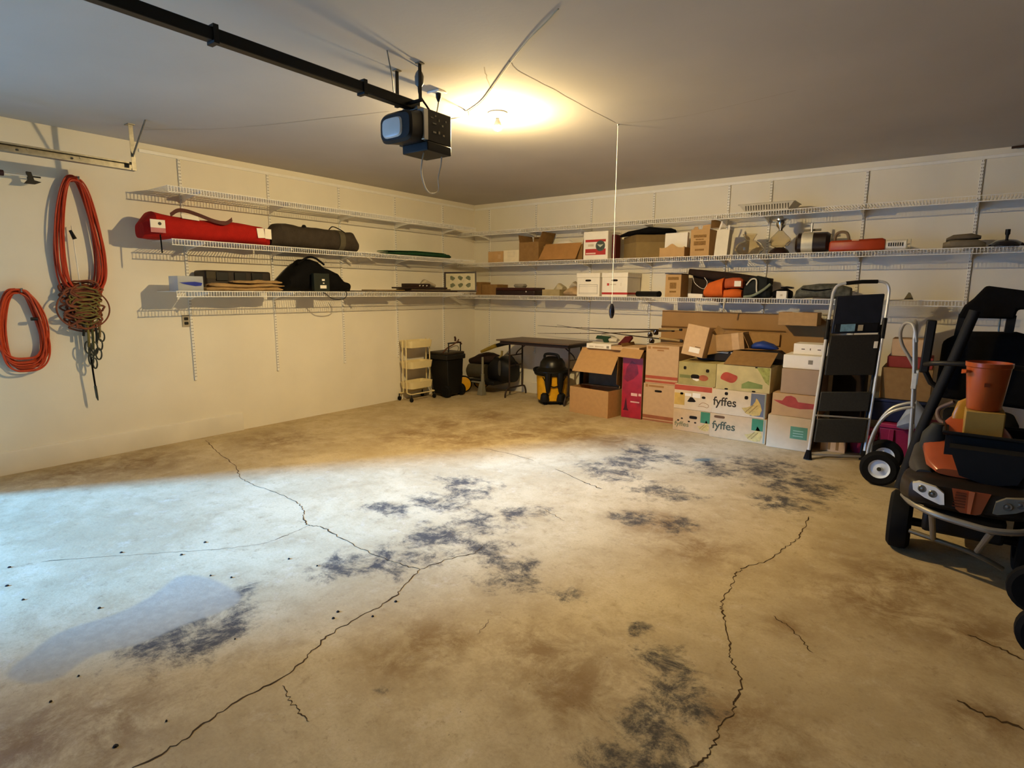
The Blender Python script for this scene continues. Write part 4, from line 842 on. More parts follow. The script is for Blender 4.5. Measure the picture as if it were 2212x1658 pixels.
single('dark_bundle', MB().loft([(6.47,-.32,z+.03,.05,.028,2.5),(6.55,-.32,z+.06,.09,.058,2.5),(6.70,-.32,z+.06,.09,.058,2.5)], 'x', 18, wr=.02, seed=7, fr=10), mat('plum_fabric','#2a1a26',.9), 'dark plum bundle behind the domed lid at frame edge', 'bundle')

# ------------------------------------------------------------------ back wall, top shelf
z = B_Z[0]+0.002
t = thing('wire_tray', 'shallow white slotted tray lying on top back shelf', 'tray', (4.35,-.30,z))
MB().rings([[(4.16,-.42,z),(4.58,-.42,z),(4.58,-.16,z),(4.16,-.16,z)],[(4.10,-.45,z+.075),(4.64,-.45,z+.075),(4.64,-.13,z+.075),(4.10,-.13,z+.075)],[(4.106,-.444,z+.075),(4.634,-.444,z+.075),(4.634,-.136,z+.075),(4.106,-.136,z+.075)],[(4.166,-.414,z+.006),(4.574,-.414,z+.006),(4.574,-.166,z+.006),(4.166,-.166,z+.006)]]).build('pan', mat('cream_enamel','#c7bea6',.5), t)
for i in range(17):
    xx = 4.165+i*.026; MB().prism([(xx,-.4235,z+.012),(xx+.010,-.4235,z+.012),(xx+.012,-.446,z+.060),(xx,-.446,z+.060)], (0,-.002,.001)).build('slot', SLOT, t)
box(4.09,4.65,-.455,-.12,z+.0755,z+.082).build('rim_lid', mat('cream_enamel','#c7bea6'), t, bevel=.002)
# ------------------------------------------------------------------ cream rolling trolley
t = thing('rolling_trolley', 'cream metal three tier rolling trolley by left wall', 'trolley', (0.17,-1.42,0))
TC = mat('cream_metal_paint','#e6d5a2',.45,var=.03)
x0, x1, y0, y1 = 0.035, 0.275, -1.64, -1.22
for z in (0.17, 0.45, 0.735):
    def rr(x0, x1, y0, y1, z, r=.035, k=5):
        pts = []
        for (cx, cy, a0) in ((x1-r,y1-r,0),(x0+r,y1-r,pi/2),(x0+r,y0+r,pi),(x1-r,y0+r,3*pi/2)):
            for i in range(k): a = a0+pi/2*i/(k-1); pts.append((cx+r*cos(a), cy+r*sin(a), z))
        return pts
    e = .012
    MB().rings([rr(x0+e,x1-e,y0+e,y1-e,z), rr(x0,x1,y0,y1,z+.095), rr(x0+.004,x1-.004,y0+.004,y1-.004,z+.095), rr(x0+e+.004,x1-e-.004,y0+e+.004,y1-e-.004,z+.004)]).build('tray', TC, t)
for y in (y0+.055, y1-.055):
    for s in (1,):
        pts = smooth([(x1+.012,y,.80),(x1+.012,y,.12),(x1+.012,y,.10)], 3)
for (ya, sgn) in ((y0-.012, -1), (y1+.012, 1)):
    for xa in (x0+.085, x1-.085):
        end = x0-.0 if xa < (x0+x1)/2 else x1
        MB().tube(smooth([(xa,ya,.845),(xa,ya,.50),(xa,ya,.16),(xa+(end-xa)*.25,ya,.115),(end,ya,.105)], 5), .0085, 8).build('post', TC, t)
for xa in (x0, x1): MB().tube([(xa,y0-.012,.105),(xa,y1+.012,.105)], .0085, 8).build('base_tube', TC, t)
for xa in (x0, x1):
    for ya in (y0-.008, y1+.008):
        c_ = MB().tube([(xa,ya,.10),(xa,ya,.062)], .008, 8).build('caster', DGREY, t)
        MB().lathe([(0,-.012),(.027,-.012),(.030,-.006),(.030,.006),(.027,.012),(0,.012)], (xa,ya,.030), 16, RX(pi/2)).build('caster_wheel', RUBBER, c_)

# ------------------------------------------------------------------ black rolling tool bin
t = thing('rolling_bin', 'black wheeled storage bin with handle beside the trolley', 'bin', (0.29,-0.89,0))
MB().rings([[(.12,-1.07,.03),(.42,-1.07,.03),(.42,-.79,.03),(.12,-.79,.03)],[(.09,-1.11,.54),(.44,-1.11,.54),(.44,-.77,.54),(.09,-.77,.54)]]).build('tub', BLACK, t, bevel=.012)
MB().box(.07,.46,-1.14,-.745,.54,.61).build('rim', mat('black_plastic_b','#1d1b18',.5,var=.2), t, bevel=.01)
box(.08,.45,-1.13,-.755,.611,.645).build('lid', mat('dark_brown_lid_b','#2f271d',.5,var=.2), t, bevel=.012)
for y in (-1.05, -.80):
    MB().tube([(.41,y,.64),(.41,y,.775)], .009, 8).build('handle_post', BLACK, t)
MB().tube([(.41,-1.06,.772),(.41,-.79,.772)], .010, 8).build('handle_grip', BLACK, t)
for y in (-1.09, -.79):
    MB().lathe([(0,-.03),(.075,-.03),(.085,-.02),(.085,.02),(.075,.03),(0,.03)], (.40,y,.085), 20, RX(pi/2)).build('wheel', RUBBER, t)
t = thing('garden_shears', 'old pruning tool with curled wire lying on bin lid', 'tool', (0.30,-.88,.646))
MB().tube(smooth([(.40,-1.15,.648),(.40,-1.08,.70),(.42,-.98,.745),(.44,-.90,.79),(.44,-.87,.82)], 6), .010, 8).build('handle', mat('rust_handle','#5b3a28',.7), t)
MB().tube(smooth([(.42,-.92,.80),(.43,-.93,.84),(.43,-.945,.865)], 4), [.014]*8+[.006], 8).build('blade', mat('dark_rust','#41241c',.6), t)
MB().tube(smooth([(.44,-.90,.79),(.43,-.84,.775),(.43,-.80,.75)], 4), .012, 8).build('jaw', mat('dark_rust','#41241c'), t)
MB().tube(smooth([(.36,-1.05,.65),(.38,-.98,.70),(.40,-.88,.73),(.39,-.82,.70),(.36,-.80,.65)], 6), .006, 6).build('wire_loop', mat('grey_wire', '#8b8578'), t)

# ------------------------------------------------------------------ yellow and black machine in the corner
t = thing('pressure_washer', 'black and yellow wheeled power machine stored in the corner', 'machine', (0.62,-.42,0))
MB().tube([(.34,-.52,.33),(.62,-.46,.33)], [.105,.105], 22).build('tank', mat('dark_grey_tank','#4a4435',.5,metal=.3,var=.15), t)
MB().tube([(.31,-.527,.33),(.34,-.52,.33)], [.06,.10], 22).build('tank_end', mat('dark_grey_tank','#4a4435'), t)
box(.30,.80,-.52,-.20,.14,.20).build('frame_plate', BLACK, t, bevel=.01)
for (x, y) in ((.285,-.60),(.30,-.20)):
    w_ = MB().lathe([(0,-.03),(.10,-.03),(.125,-.018),(.125,.018),(.10,.03),(0,.03)], (x,y,.127), 24, RZ(-.75) @ RY(pi/2)).build('wheel', RUBBER, t)
    MB().lathe([(0,-.034),(.075,-.034),(.108,-.026),(.108,.026),(.075,.034),(0,.034)], (x+.004,y-.004,.127), 24, RZ(-.75) @ RY(pi/2)).build('wheel_disc', YELLOW, w_)
MB().loft([(.60,-.30,.32,.13,.13,2.6),(.70,-.28,.36,.17,.19,2.6),(.85,-.26,.36,.18,.20,2.6),(.98,-.25,.33,.13,.15,2.6)], 'x', 24).build('motor_housing', BLACK, t)
MB().loft([(.22,-.32,.44,.08,.05,2.4),(.36,-.30,.47,.15,.10,2.4),(.54,-.28,.50,.15,.10,2.4),(.70,-.28,.50,.10,.06,2.4)], 'x', 18, wr=.03, seed=3, fr=9).build('cover_cloth', mat('dark_brown_fabric', '#1d130e'), t)
MB().tube([(.60,-.56,.63),(.72,-.54,.68),(.84,-.52,.73)], [.020,.028,.030], 10).build('yellow_lever', mat('dull_yellow','#8f7728',.6,var=.2), t)
MB().tube([(.80,-.50,.72),(.93,-.42,.76),(1.02,-.36,.77)], [.028,.03,.022], 10).build('grip', BLACK, t)
MB().loft([(.86,-.47,.40,.02,.10,2.3),(.875,-.47,.40,.028,.115,2.3)], 'x', 18).build('grey_guard', mat('grey_guard','#6f6c66',.4,metal=.4), t)
MB().tube([(.90,-.52,.56),(.935,-.50,.60),(.94,-.50,.66)], [.012,.016,.018], 8).build('brass_fitting', mat('brass_dull','#9c8a4c',.4,metal=.6), t)
MB().tube(smooth([(.98,-.42,.62),(1.06,-.38,.55),(1.08,-.36,.45),(1.02,-.34,.40)], 6), .008, 6).build('hose', BLACK, t)
t = thing('jack_stand', 'grey metal post stand with flared foot before the corner machine', 'stand', (0.655,-.60,0))
GP = mat('grey_stand','#7f7a68',.6,var=.1)
MB().rings([[(.60,-.66,0),(.70,-.66,0),(.70,-.56,0),(.60,-.56,0)],[(.61,-.65,.10),(.69,-.65,.10),(.69,-.57,.10),(.61,-.57,.10)],[(.635,-.635,.20),(.69,-.635,.20),(.69,-.585,.20),(.635,-.585,.20)]]).build('foot', GP, t, bevel=.004)
MB().tube([(.668,-.61,.19),(.668,-.61,.31),(.668,-.61,.315),(.668,-.61,.56)], [.026,.026,.018,.018], 12).build('post', GP, t)
MB().obox((.54,-.61,.185),(.16,.03,.018)).build('arm', GP, t)

# ------------------------------------------------------------------ folding table
t = thing('folding_table', 'brown folding table standing against the back wall', 'table', (1.55,-.345,0))
ZT = .835
box(.95,2.15,-.655,-.03,ZT-.018,ZT).build('table_top', mat('brown_laminate','#5f4c3c',.45,var=.08,scale=8), t, bevel=.004)
box(.99,2.11,-.615,-.07,ZT-.062,ZT-.0185).build('apron', mat('dark_brown_apron','#2b1a14',.5), t)
for xl, s in ((1.06, 1), (2.05, -1)):
    for y in (-.56, -.09):
        MB().tube(smooth([(xl,y-.02 if y<-.3 else y+.02,.0),(xl,y-.015 if y<-.3 else y+.015,.05),(xl,y+.02 if y<-.3 else y-.02,.115),(xl,y+.07 if y<-.3 else y-.07,.13)], 4), .0125, 8).build('foot', BROWNM, t)
    for y in (-.48, -.17): MB().tube([(xl,y,.125),(xl,y,ZT-.06)], .0125, 8).build('leg', BROWNM, t)
    MB().tube([(xl,-.50,.13),(xl,-.15,.13)], .0125, 8).build('lower_rail', BROWNM, t)
    MB().tube([(xl,-.48,.45),(xl,-.17,.45)], .009, 8).build('stretcher', BROWNM, t)
    MB().tube(smooth([(xl,-.325,.60),(xl+s*.04,-.325,.66),(xl+s*.20,-.325,ZT-.06)], 4), .009, 8).build('brace', BROWNM, t)
    MB().tube([(xl,-.48,.60),(xl,-.17,.60)], .009, 8).build('brace_rail', BROWNM, t)

# ------------------------------------------------------------------ wet and dry vacuum
t = thing('shop_vacuum', 'yellow wet dry vacuum with black lid under the table', 'vacuum', (1.80,-.86,0))
VX, VY = 1.775, -.455
t.location = (VX, VY, 0); ROOT[t.name] = Matrix.Translation(Vector((VX, VY, 0)))
c0 = (VX, VY, 0)
MB().lathe([(0,.035),(.175,.035),(.20,.06),(.215,.40),(.0,.40)], c0, 32).build('drum', YELLOW, t)
MB().lathe([(0,.028),(.185,.028),(.19,.05),(0,.05)], c0, 32).build('base_ring', BLACK, t)
MB().lathe([(0,.39),(.235,.39),(.25,.41),(.245,.45),(.20,.475),(.175,.50),(.165,.56),(.13,.61),(.07,.635),(0,.64)], c0, 32).build('lid', mat('black_lid','#1a1712',.35,var=.2), t)
MB().tube(smooth([(VX-.12,VY-.02,.60),(VX-.09,VY-.03,.665),(VX+.09,VY-.03,.665),(VX+.12,VY-.02,.60)], 5), .018, 10).build('carry_handle', BLACK, t)
pts = [(VX+(.24+.012*sin(i))*cos(a), VY+(.24+.012*sin(i))*sin(a), .43+.018*sin(a*2+1)+.02*i/40) for i, a in enumerate([2*pi*i/20 for i in range(34)])]
MB().tube(smooth(pts, 2), .021, 8).build('hose', RUBBER, t)
DV = Vector((.77,-.64,0)); SVd = Vector((.64,.77,0))
for s in (-1, 1):
    p = Vector((VX,VY,0))+SVd*(s*.085)*-1
    q = p+Vector((.64,-.77,0))*.225
    MB().tube([q+Vector((0,0,.44)), q+Vector((0,0,.30)), q+Vector((0,0,.19)), q+Vector((0,0,.165))], [.05,.045,.026,.012], 10).build('nozzle', BLACK, t)
MB().tube(smooth([Vector((VX,VY,.36))+Vector((.64,-.77,0))*.23+SVd*q_ + Vector((0,0,z_)) for q_, z_ in ((-.16,.03),(-.10,-.06),(0,-.11),(.10,-.06),(.16,.03))], 5), .008, 6).build('power_cord', BLACK, t)
for a in (radians(-20), radians(-85), radians(70), radians(165)):
    p = Vector((VX+.195*cos(a), VY+.195*sin(a), 0))
    f_ = MB().loft([(.045,p.x,p.y,.055,.055,2.6),(.07,p.x,p.y,.065,.065,2.6),(.14,p.x,p.y,.055,.055,2.6),(.165,p.x,p.y,.03,.03,2.4)], 'z', 16).build('caster_pod', BLACK, t)
    MB().lathe([(0,-.014),(.025,-.014),(.025,.014),(0,.014)], (p.x,p.y,.025), 14, RX(pi/2)).build('caster_wheel', RUBBER, f_)

# ------------------------------------------------------------------ cartons stacked on the floor
t = open_carton('carton', 'low open brown carton on the floor beside the vacuum', 2.30, 2.89, -.86, -.46, .001, .33, mat('cardboard_a','#b98f5c',.85,var=.06,scale=20), rz=-.14)
t = thing('carton', 'brown carton lying on side with its front flap hanging open', 'box', (2.61,-.44,.331))
C1 = mat('cardboard_a','#b4824a')
MB().box(2.33,2.87,-.62,-.12,.332,.34).box(2.33,2.87,-.62,-.12,.80,.808).box(2.33,2.338,-.62,-.12,.34,.80).box(2.862,2.87,-.62,-.12,.34,.80).box(2.338,2.862,-.128,-.12,.34,.80).build('body', C1, t)
box(2.41,2.855,-.58,-.14,.345,.62).build('grey_contents', mat('grey_cloth','#5c554a',.95,var=.15), t)  # grey block painted as the carton's shaded interior
MB().prism([(2.345,-.885,.535),(2.885,-.885,.53),(2.868,-.625,.80),(2.332,-.625,.80)], (0,-.004,.004)).build('front_flap', C1, t)
MB().prism([(2.872,-.62,.36),(2.88,-.74,.40),(2.88,-.72,.74),(2.872,-.62,.79)], (.004,0,0)).build('side_flap', CARD2, t)
box(2.34,2.352,-.70,-.62,.345,.53).build('edge_post', BLACK, t)  # black strip painted for the dark gap at the carton edge
t = carton('flat_box', 'flat white printed box on top of the open carton', 2.42, 2.76, -.68, -.42, .811, .872, PAPER)
for (a, b) in ((.04,.10),(.12,.24)): patch(t, 2.42+a, 2.42+b, -.68, .828, .842, mat('faded_print','#cdbfa6'), 'faint_print')
patch(t, 2.70, 2.735, -.68, .82, .85, GPRINT, 'barcode')
t = carton('flat_carton', 'flat brown carton lid beside the flat white box', 2.77, 3.14, -.70, -.30, .811, .855, CARD3)
single('gift_bag', MB().loft([(2.40,-.36,.90,.06,.022,2.4),(2.50,-.36,.925,.09,.05,2.4),(2.62,-.36,.915,.08,.04,2.4),(2.70,-.36,.90,.05,.02,2.4)], 'x', 16, wr=.03, seed=3, fr=14), mat('pale_tissue','#d8d0bd',.7,var=.1), 'crumpled white tissue heap behind the flat white box', 'tissue')
single('green_bow', MB().prism([(2.45,-.47,.955),(2.64,-.47,.95),(2.60,-.47,.915),(2.61,-.47,.875),(2.55,-.47,.873),(2.53,-.47,.91),(2.43,-.47,.915)], (0,.03,0)), mat('dark_green_cloth','#1c3a24',.8,var=.25), 'dark green bow lying on the white tissue', 'bow')
single('red_pouch', MB().prism([(2.75,-.50,.858),(2.88,-.50,.858),(2.95,-.50,.95),(2.93,-.50,.975),(2.85,-.50,.965)], (0,.05,0)), mat('wine_cloth','#5a1512',.8,var=.2), 'dark red pouch standing on the flat brown carton', 'pouch', bevel=.01)
t = open_carton('carton', 'tall carton with glossy red printed panel between brown cartons', 2.93, 3.195, -.69, -.33, .001, .80, CARD2, flaps=(('l',.10,20),))
patch(t, 2.935, 3.19, -.69, .004, .735, mat('gloss_red','#a8202c',.3,var=.25,scale=9), 'red_panel')
for (a, b, c, d) in ((.12,.20,.275,.31),(.215,.25,.28,.31),(.115,.23,.195,.21)): patch(t, 2.935+a, 2.935+b, -.6915, c, d, mat('pink_light','#e3b9ad'), 'white_print')
patch_poly(t, [(2.955,.09),(3.03,.09),(3.01,.12),(3.0,.2),(2.99,.25),(2.98,.2),(2.97,.12)], -.6915, mat('dark_red_print','#4c0f12',.4), 'tree_print')
patch_poly(t, [(2.96,.47),(3.0,.44),(3.08,.48),(3.14,.55),(3.12,.65),(3.05,.70),(2.99,.62)], -.6915, mat('deep_red','#7d141c',.3,var=.3), 'red_picture')
MB().prism([(2.905,-.80,.745),(3.20,-.80,.735),(3.20,-.695,.83),(2.93,-.695,.84)], (0,-.004,.003)).build('front_flap', mat('cardboard_a','#b4824a'), t)
TAN = mat('cardboard_tan','#c5a47c',.85,var=.05,scale=20)
t = carton('moving_carton', 'lower tan moving carton with hand hole and red base stripe', 3.21, 3.60, -.69, -.30, .001, .45, TAN, tape=KRAFT)
patch_poly(t, [(3.395+.045*math.copysign(abs(cos(a))**.5,cos(a)), .365+.013*math.copysign(abs(sin(a))**.7,sin(a))) for a in [2*pi*i/16 for i in range(16)]], -.69, mat('handle_hole','#1a120b'), 'hand_hole')
patch(t, 3.212, 3.598, -.69, .035, .075, mat('brown_red_print','#9a5c3c',.8), 'base_stripe'); patch(t, 3.212, 3.598, -.69, .008, .022, mat('brown_red_print','#9a5c3c'), 'base_stripe'); patch(t, 3.235, 3.265, -.69, .405, .44, mat('brown_print','#a37748',.8), 'corner_logo'); patch(t, 3.275, 3.46, -.69, .41, .432, mat('brown_print','#a37748'), 'faint_print')
t = carton('moving_carton', 'upper tan moving carton with red base stripe below fishing rods', 3.225, 3.62, -.69, -.28, .452, .90, TAN, tape=KRAFT)
patch(t, 3.227, 3.618, -.69, .51, .545, mat('red_brown_print','#b0553c',.8), 'base_stripe'); patch(t, 3.227, 3.618, -.69, .465, .49, mat('red_brown_print','#b0553c'), 'base_stripe'); patch(t, 3.245, 3.28, -.69, .855, .885, mat('brown_print','#a37748'), 'corner_logo'); patch(t, 3.30, 3.50, -.69, .86, .88, mat('brown_print','#a37748'), 'faint_print'); patch(t, 3.36, 3.44, -.69, .835, .85, mat('brown_print','#a37748'), 'faint_print')

# fishing rods resting on the cartons
def rod(label, a, b, reel_at, m, r0=.0085):
    a = Vector(a); b = Vector(b); t = thing('fishing_rod', label, 'fishing rod', tuple(b), 0, 'fishing rods across the cartons')
    n_ = 12; pts = [a.lerp(b, i/n_)+Vector((0,0,-.015*sin(pi*i/n_))) for i in range(n_+1)]
    MB().tube(pts, [.0022+(r0-.0022)*(i/n_) for i in range(n_+1)], 6).build('blank', m, t)
    d = (b-a).normalized()
    MB().tube([b-d*.26, b], .012, 8).build('grip', mat('cork_grip','#a58a5a',.85,var=.15), t); MB().tube([b, b+d*.03], .014, 8).build('butt_cap', BLACK, t)
    p = a.lerp(b, reel_at)
    rl = MB().tube([p+Vector((0,-.01,-.045))-d*.022, p+Vector((0,-.01,-.045))+d*.022], .026, 14).build('reel', mat('dark_reel','#2a2119',.35,metal=.5), t)
    MB().tube([p, p+Vector((0,-.008,-.03))], .006, 6).build('reel_foot', BLACK, rl); MB().tube(smooth([p+Vector((0,-.03,-.045)), p+Vector((0,-.06,-.045)), p+Vector((.02,-.065,-.01))], 4), .005, 6).build('crank', CHROME, rl)
    for q in (.15,.35,.55,.7): pp = a.lerp(b, q); MB().tube([pp+Vector((0,0,-.001)), pp+Vector((0,0,-.016))], .003, 6).build('line_guide', STEEL, t)
rod('fishing rod with tan grip resting highest across the cartons', (1.42,-.30,1.032), (3.52,-.45,1.075), .86, mat('rod_black','#2b211a',.4))
rod('dark fishing rod lying lowest with its reel on upper tan carton', (1.80,-.40,1.06), (3.56,-.52,.952), .80, mat('rod_dark','#1f1812',.4))
rod('thin brown fishing rod crossing between the other two rods', (1.55,-.50,.94), (3.40,-.38,1.055), .86, mat('rod_brown','#4a3826',.4))

# ------------------------------------------------------------------ banana cartons
BAN = mat('banana_card','#c9a878',.8,var=.07,scale=18); BANG = mat('banana_card_green','#a99a62',.8,var=.16,scale=9); BANP = mat('banana_card_pale','#d6c09a',.8,var=.05,scale=18)
HOLE = mat('handle_hole','#1a120b')
def hole(t, x, z, rx, rz_, y, pw=.7): return patch_poly(t, [(x+rx*math.copysign(abs(cos(a))**pw,cos(a)), z+rz_*math.copysign(abs(sin(a))**pw,sin(a))) for a in [2*pi*i/16 for i in range(16)]], y, HOLE, 'vent_hole')
def banana_print(t, x, z, s, y):
    """bunch of bananas printed on the carton"""
    outl = [(-.10,.0),(-.06,-.045),(0,-.06),(.055,-.05),(.07,.0),(.055,.05),(.03,.09),(.018,.10),(.012,.07),(-.01,.035),(-.05,.012)]
    patch_poly(t, [(x+a*s, z+b*s) for a, b in outl], y, mat('banana_yellow','#c9a95e',.7,var=.18,scale=40), 'banana_print')
    for q in (-.02,.015): patch_poly(t, [(x+(-.05+q)*s, z-.035*s),(x+(-.045+q)*s,z-.04*s),(x+(.02+q)*s,z+.035*s),(x+(.015+q)*s,z+.04*s)], y-.0013, mat('banana_shade','#9a7c3e',.7), 'banana_print')
yl, yr = -.93, -.985
# left column, ends
t = carton('banana_carton', 'bottom end-on banana carton with green corner, left column', 3.68, 4.09, yl, -.42, .001, .245, BAN)
hole(t, 3.905, .165, .043, .017, yl, .5); patch(t, 3.985, 4.085, yl, .12, .24, GREEN, 'green_block'); banana_print(t, 4.03, .075, .75, yl); lettering(t, 'fyffes', 3.70, yl, .055, .07, mat('faded_green_print','#7d7a52',.8), wid=.16)
for (a, b) in ((3.74,.115),(3.78,.14),(3.86,.115),(3.93,.11)): hole(t, a, b, .012, .008, yl-.0002)
t = carton('banana_carton', 'middle end-on banana carton with red top band, left column', 3.68, 4.10, yl, -.42, .247, .515, BANP)
patch(t, 3.682, 4.09, yl, .455, .51, mat('red_brown_band','#b3503a',.8,var=.1), 'red_band'); hole(t, 3.765, .415, .018, .013, yl); hole(t, 4.005, .395, .020, .013, yl); patch_poly(t, [(3.83,.335),(3.85,.33),(3.91,.335),(3.925,.345),(3.885,.385),(3.86,.385)], yl, HOLE, 'vent_hole')
patch(t, 3.685, 3.80, yl, .29, .42, mat('yellow_print','#c7a251',.8,var=.15), 'yellow_block'); patch(t, 3.80, 3.87, yl-.001, .395, .425, PAPER, 'white_label'); patch(t, 3.885, 3.97, yl-.001, .385, .435, PAPER, 'white_label')
MB().tube(smooth([(3.96,yl-.001,.31),(4.0,yl-.001,.34),(4.06,yl-.001,.32),(4.05,yl-.001,.29),(4.0,yl-.001,.30),(3.95,yl-.001,.295)], 4), .0022, 5).build('line_drawing', mat('brown_line','#a5713c',.8), t)
t = carton('banana_carton', 'top end-on banana carton with three holes, left column', 3.715, 4.12, yl, -.42, .517, .765, BANG)
hole(t, 3.785, .70, .016, .018, yl); hole(t, 4.03, .685, .018, .018, yl); hole(t, 3.90, .612, .047, .025, yl); patch_poly(t, [(3.87,.592),(3.94,.592),(3.945,.575),(3.92,.565),(3.88,.58)], yl-.001, PAPER, 'torn_paper'); patch_poly(t, [(3.99+.052*cos(a), .605+.032*sin(a)) for a in [2*pi*i/16 for i in range(16)]], yl, mat('red_oval','#a3593a',.8,var=.2), 'red_oval'); patch(t, 3.73, 3.85, yl, .59, .625, mat('olive_print','#7d7f4a',.8), 'green_band')
# right column, long sides
t = carton('banana_carton', 'bottom long banana carton with lettering and green corner', 4.105, 4.665, yr, -.46, .001, .255, BAN)
lettering(t, 'fyffes', 4.13, yr, .095, .115, mat('dark_green_print_b','#4c4f38',.8), wid=.235); patch(t, 4.525, 4.635, yr, .13, .25, GREEN, 'green_block'); banana_print(t, 4.56, .075, 1.0, yr); patch_poly(t, [(4.20+.055*math.copysign(abs(cos(a))**.4,cos(a)), .222+.014*math.copysign(abs(sin(a))**.5,sin(a))) for a in [2*pi*i/16 for i in range(16)]], yr, mat('brown_hole','#6b4a2c',.9), 'hand_hole'); patch(t, 4.64, 4.655, yr, .01, .25, mat('grey_green_edge','#8d9480',.8), 'edge_stripe')
t = carton('banana_carton', 'middle long banana carton with bold lettering and blue corner', 4.115, 4.645, yr, -.46, .257, .515, BANP)
lettering(t, 'fyffes', 4.125, yr, .345, .125, mat('dark_brown_letters','#3c3122',.8), wid=.235); patch(t, 4.50, 4.63, yr, .275, .505, mat('slate_blue_print','#6a6f7c',.8,var=.1), 'blue_block'); banana_print(t, 4.53, .345, 1.15, yr-.0013); hole(t, 4.255, .475, .017, .017, yr); hole(t, 4.455, .455, .018, .018, yr); patch(t, 4.632, 4.643, yr, .262, .51, mat('grey_green_edge','#8d9480'), 'edge_stripe')
t = carton('produce_carton', 'top pale green produce carton with red oval badge', 4.14, 4.67, yr, -.46, .517, .775, mat('pale_green_card','#c3b27c',.8,var=.14,scale=8))
patch_poly(t, [(4.27+.085*cos(a), .645+.05*sin(a)+.008*cos(3*a)) for a in [2*pi*i/22 for i in range(22)]], yr, mat('red_badge','#b04a36',.8,var=.15), 'red_badge'); patch_poly(t, [(4.40,.545),(4.60,.56),(4.60,.60),(4.46,.625),(4.40,.59)], yr, mat('green_banner','#7d8a4e',.8,var=.15), 'green_banner'); patch_poly(t, [(4.53,.77),(4.66,.77),(4.66,.60),(4.62,.63),(4.58,.70)], yr, mat('leaf_print','#9a9a50',.8,var=.3,scale=30), 'leaf_print')
hole(t, 4.25, .525, .018, .008, yr); hole(t, 4.52, .525, .018, .008, yr); hole(t, 4.53, .768, .012, .006, yr)
MB().prism([(4.21,-.99,.778),(4.66,-.99,.778),(4.68,-.80,.905),(4.25,-.80,.905)], (0,-.004,.005)).build('top_flap', CARD2, t)
# things on top of the banana cartons
t = thing('black_tray', 'dark tray of black plastic leaning over the banana cartons', 'tray', (4.25,-.70,.77))
MB().prism([(3.82,-.70,.80),(4.25,-.70,.90),(4.66,-.70,.915),(4.74,-.70,.86),(4.70,-.70,.78),(4.15,-.70,.78),(3.85,-.70,.775)], (0,.16,0)).build('tray_body', mat('black_brown','#1f1610',.6,var=.2), t)
MB().prism([(4.03,-.702,.862),(4.10,-.702,.875),(4.17,-.702,.875),(4.16,-.702,.862)], (0,-.003,0)).build('white_stripe', PAPER, t); MB().prism([(4.19,-.702,.878),(4.43,-.702,.885),(4.43,-.702,.872),(4.19,-.702,.864)], (0,-.003,0)).build('white_stripe', PAPER, t)
single('blue_bowl', MB().loft([(4.36,-.60,.935,.06,.012,2.3),(4.41,-.60,.955,.10,.035,2.4),(4.48,-.60,.965,.11,.045,2.4),(4.58,-.60,.95,.09,.03,2.3),(4.63,-.60,.935,.05,.010,2.3)], 'x', 20), mat('blue_plastic','#27408a',.45,var=.1), 'blue plastic lid lying on the black tray', 'lid', base=(4.46,-.60,.917))
t = thing('small_carton', 'small pale carton tilted on the cartons with white label', 'box', (3.86,-.80,.80))
Rt = RY(.16) @ RX(-.10)
MB().obox((3.86,-.80,.985),(.235,.16,.33),Rt).build('body', CARD3, t, bevel=.003)
MB().obox(Vector((3.86,-.80,.985))+Rt @ Vector((.015,-.0815,-.10)),(.115,.002,.055),Rt).build('white_label', PAPER, t)
MB().obox(Vector((3.86,-.80,.985))+Rt @ Vector((.045,-.0818,-.062)),(.06,.002,.006),Rt).build('label_line', PRINT, t)
t = thing('small_carton', 'small open carton with pale tape tilted beside black tray', 'box', (4.17,-.66,.885))
Rt = RY(-.15); ctr = Vector((4.185,-.64,.99))
MB().obox(ctr,(.29,.22,.175),Rt).build('body', mat('cardboard_small','#b08a5a',.85), t, bevel=.003)
MB().obox(ctr+Rt @ Vector((.06,-.1112,0)),(.075,.002,.175),Rt).build('tape', CARD3, t); MB().obox(ctr+Rt @ Vector((-.11,-.09,.115)),(.10,.004,.10),Rt @ RY(.75)).build('flap', CARD2, t); MB().obox(ctr+Rt @ Vector((.17,-.02,-.01)),(.006,.20,.15),Rt @ RY(-.3)).build('side_flap', CARD2, t)
# large flat carton against the wall, box above it
t = thing('flat_carton', 'long flattened brown carton standing against wall behind the boxes', 'box', (4.10,-.10,.0))
MB().prism([(3.17,-.18,.002),(5.02,-.18,.002),(5.02,-.14,1.18),(4.9,-.13,1.27),(3.17,-.13,1.285)], (0,.05,0)).build('panel', mat('cardboard_flat','#aa8352',.85,var=.07,scale=4), t)
MB().prism([(3.172,-.1505,1.085),(4.60,-.1505,1.085),(4.60,-.1505,1.097),(3.172,-.1505,1.097)], (0,-.004,0)).build('crease', mat('cardboard_crease','#7d5a30',.9), t)
MB().prism([(4.25,-.172,.93),(4.55,-.172,.93),(4.55,-.165,1.06),(4.25,-.165,1.06)], (0,-.004,0)).build('faded_patch', CARD, t)
t = carton('carton', 'brown carton with white label lying under the bottom back shelf', 4.57, 4.94, -.40, -.16, 1.17, 1.305, CARD)
box(4.69,4.78,-.36,-.28,1.3052,1.307).build('white_label', PAPER, t)
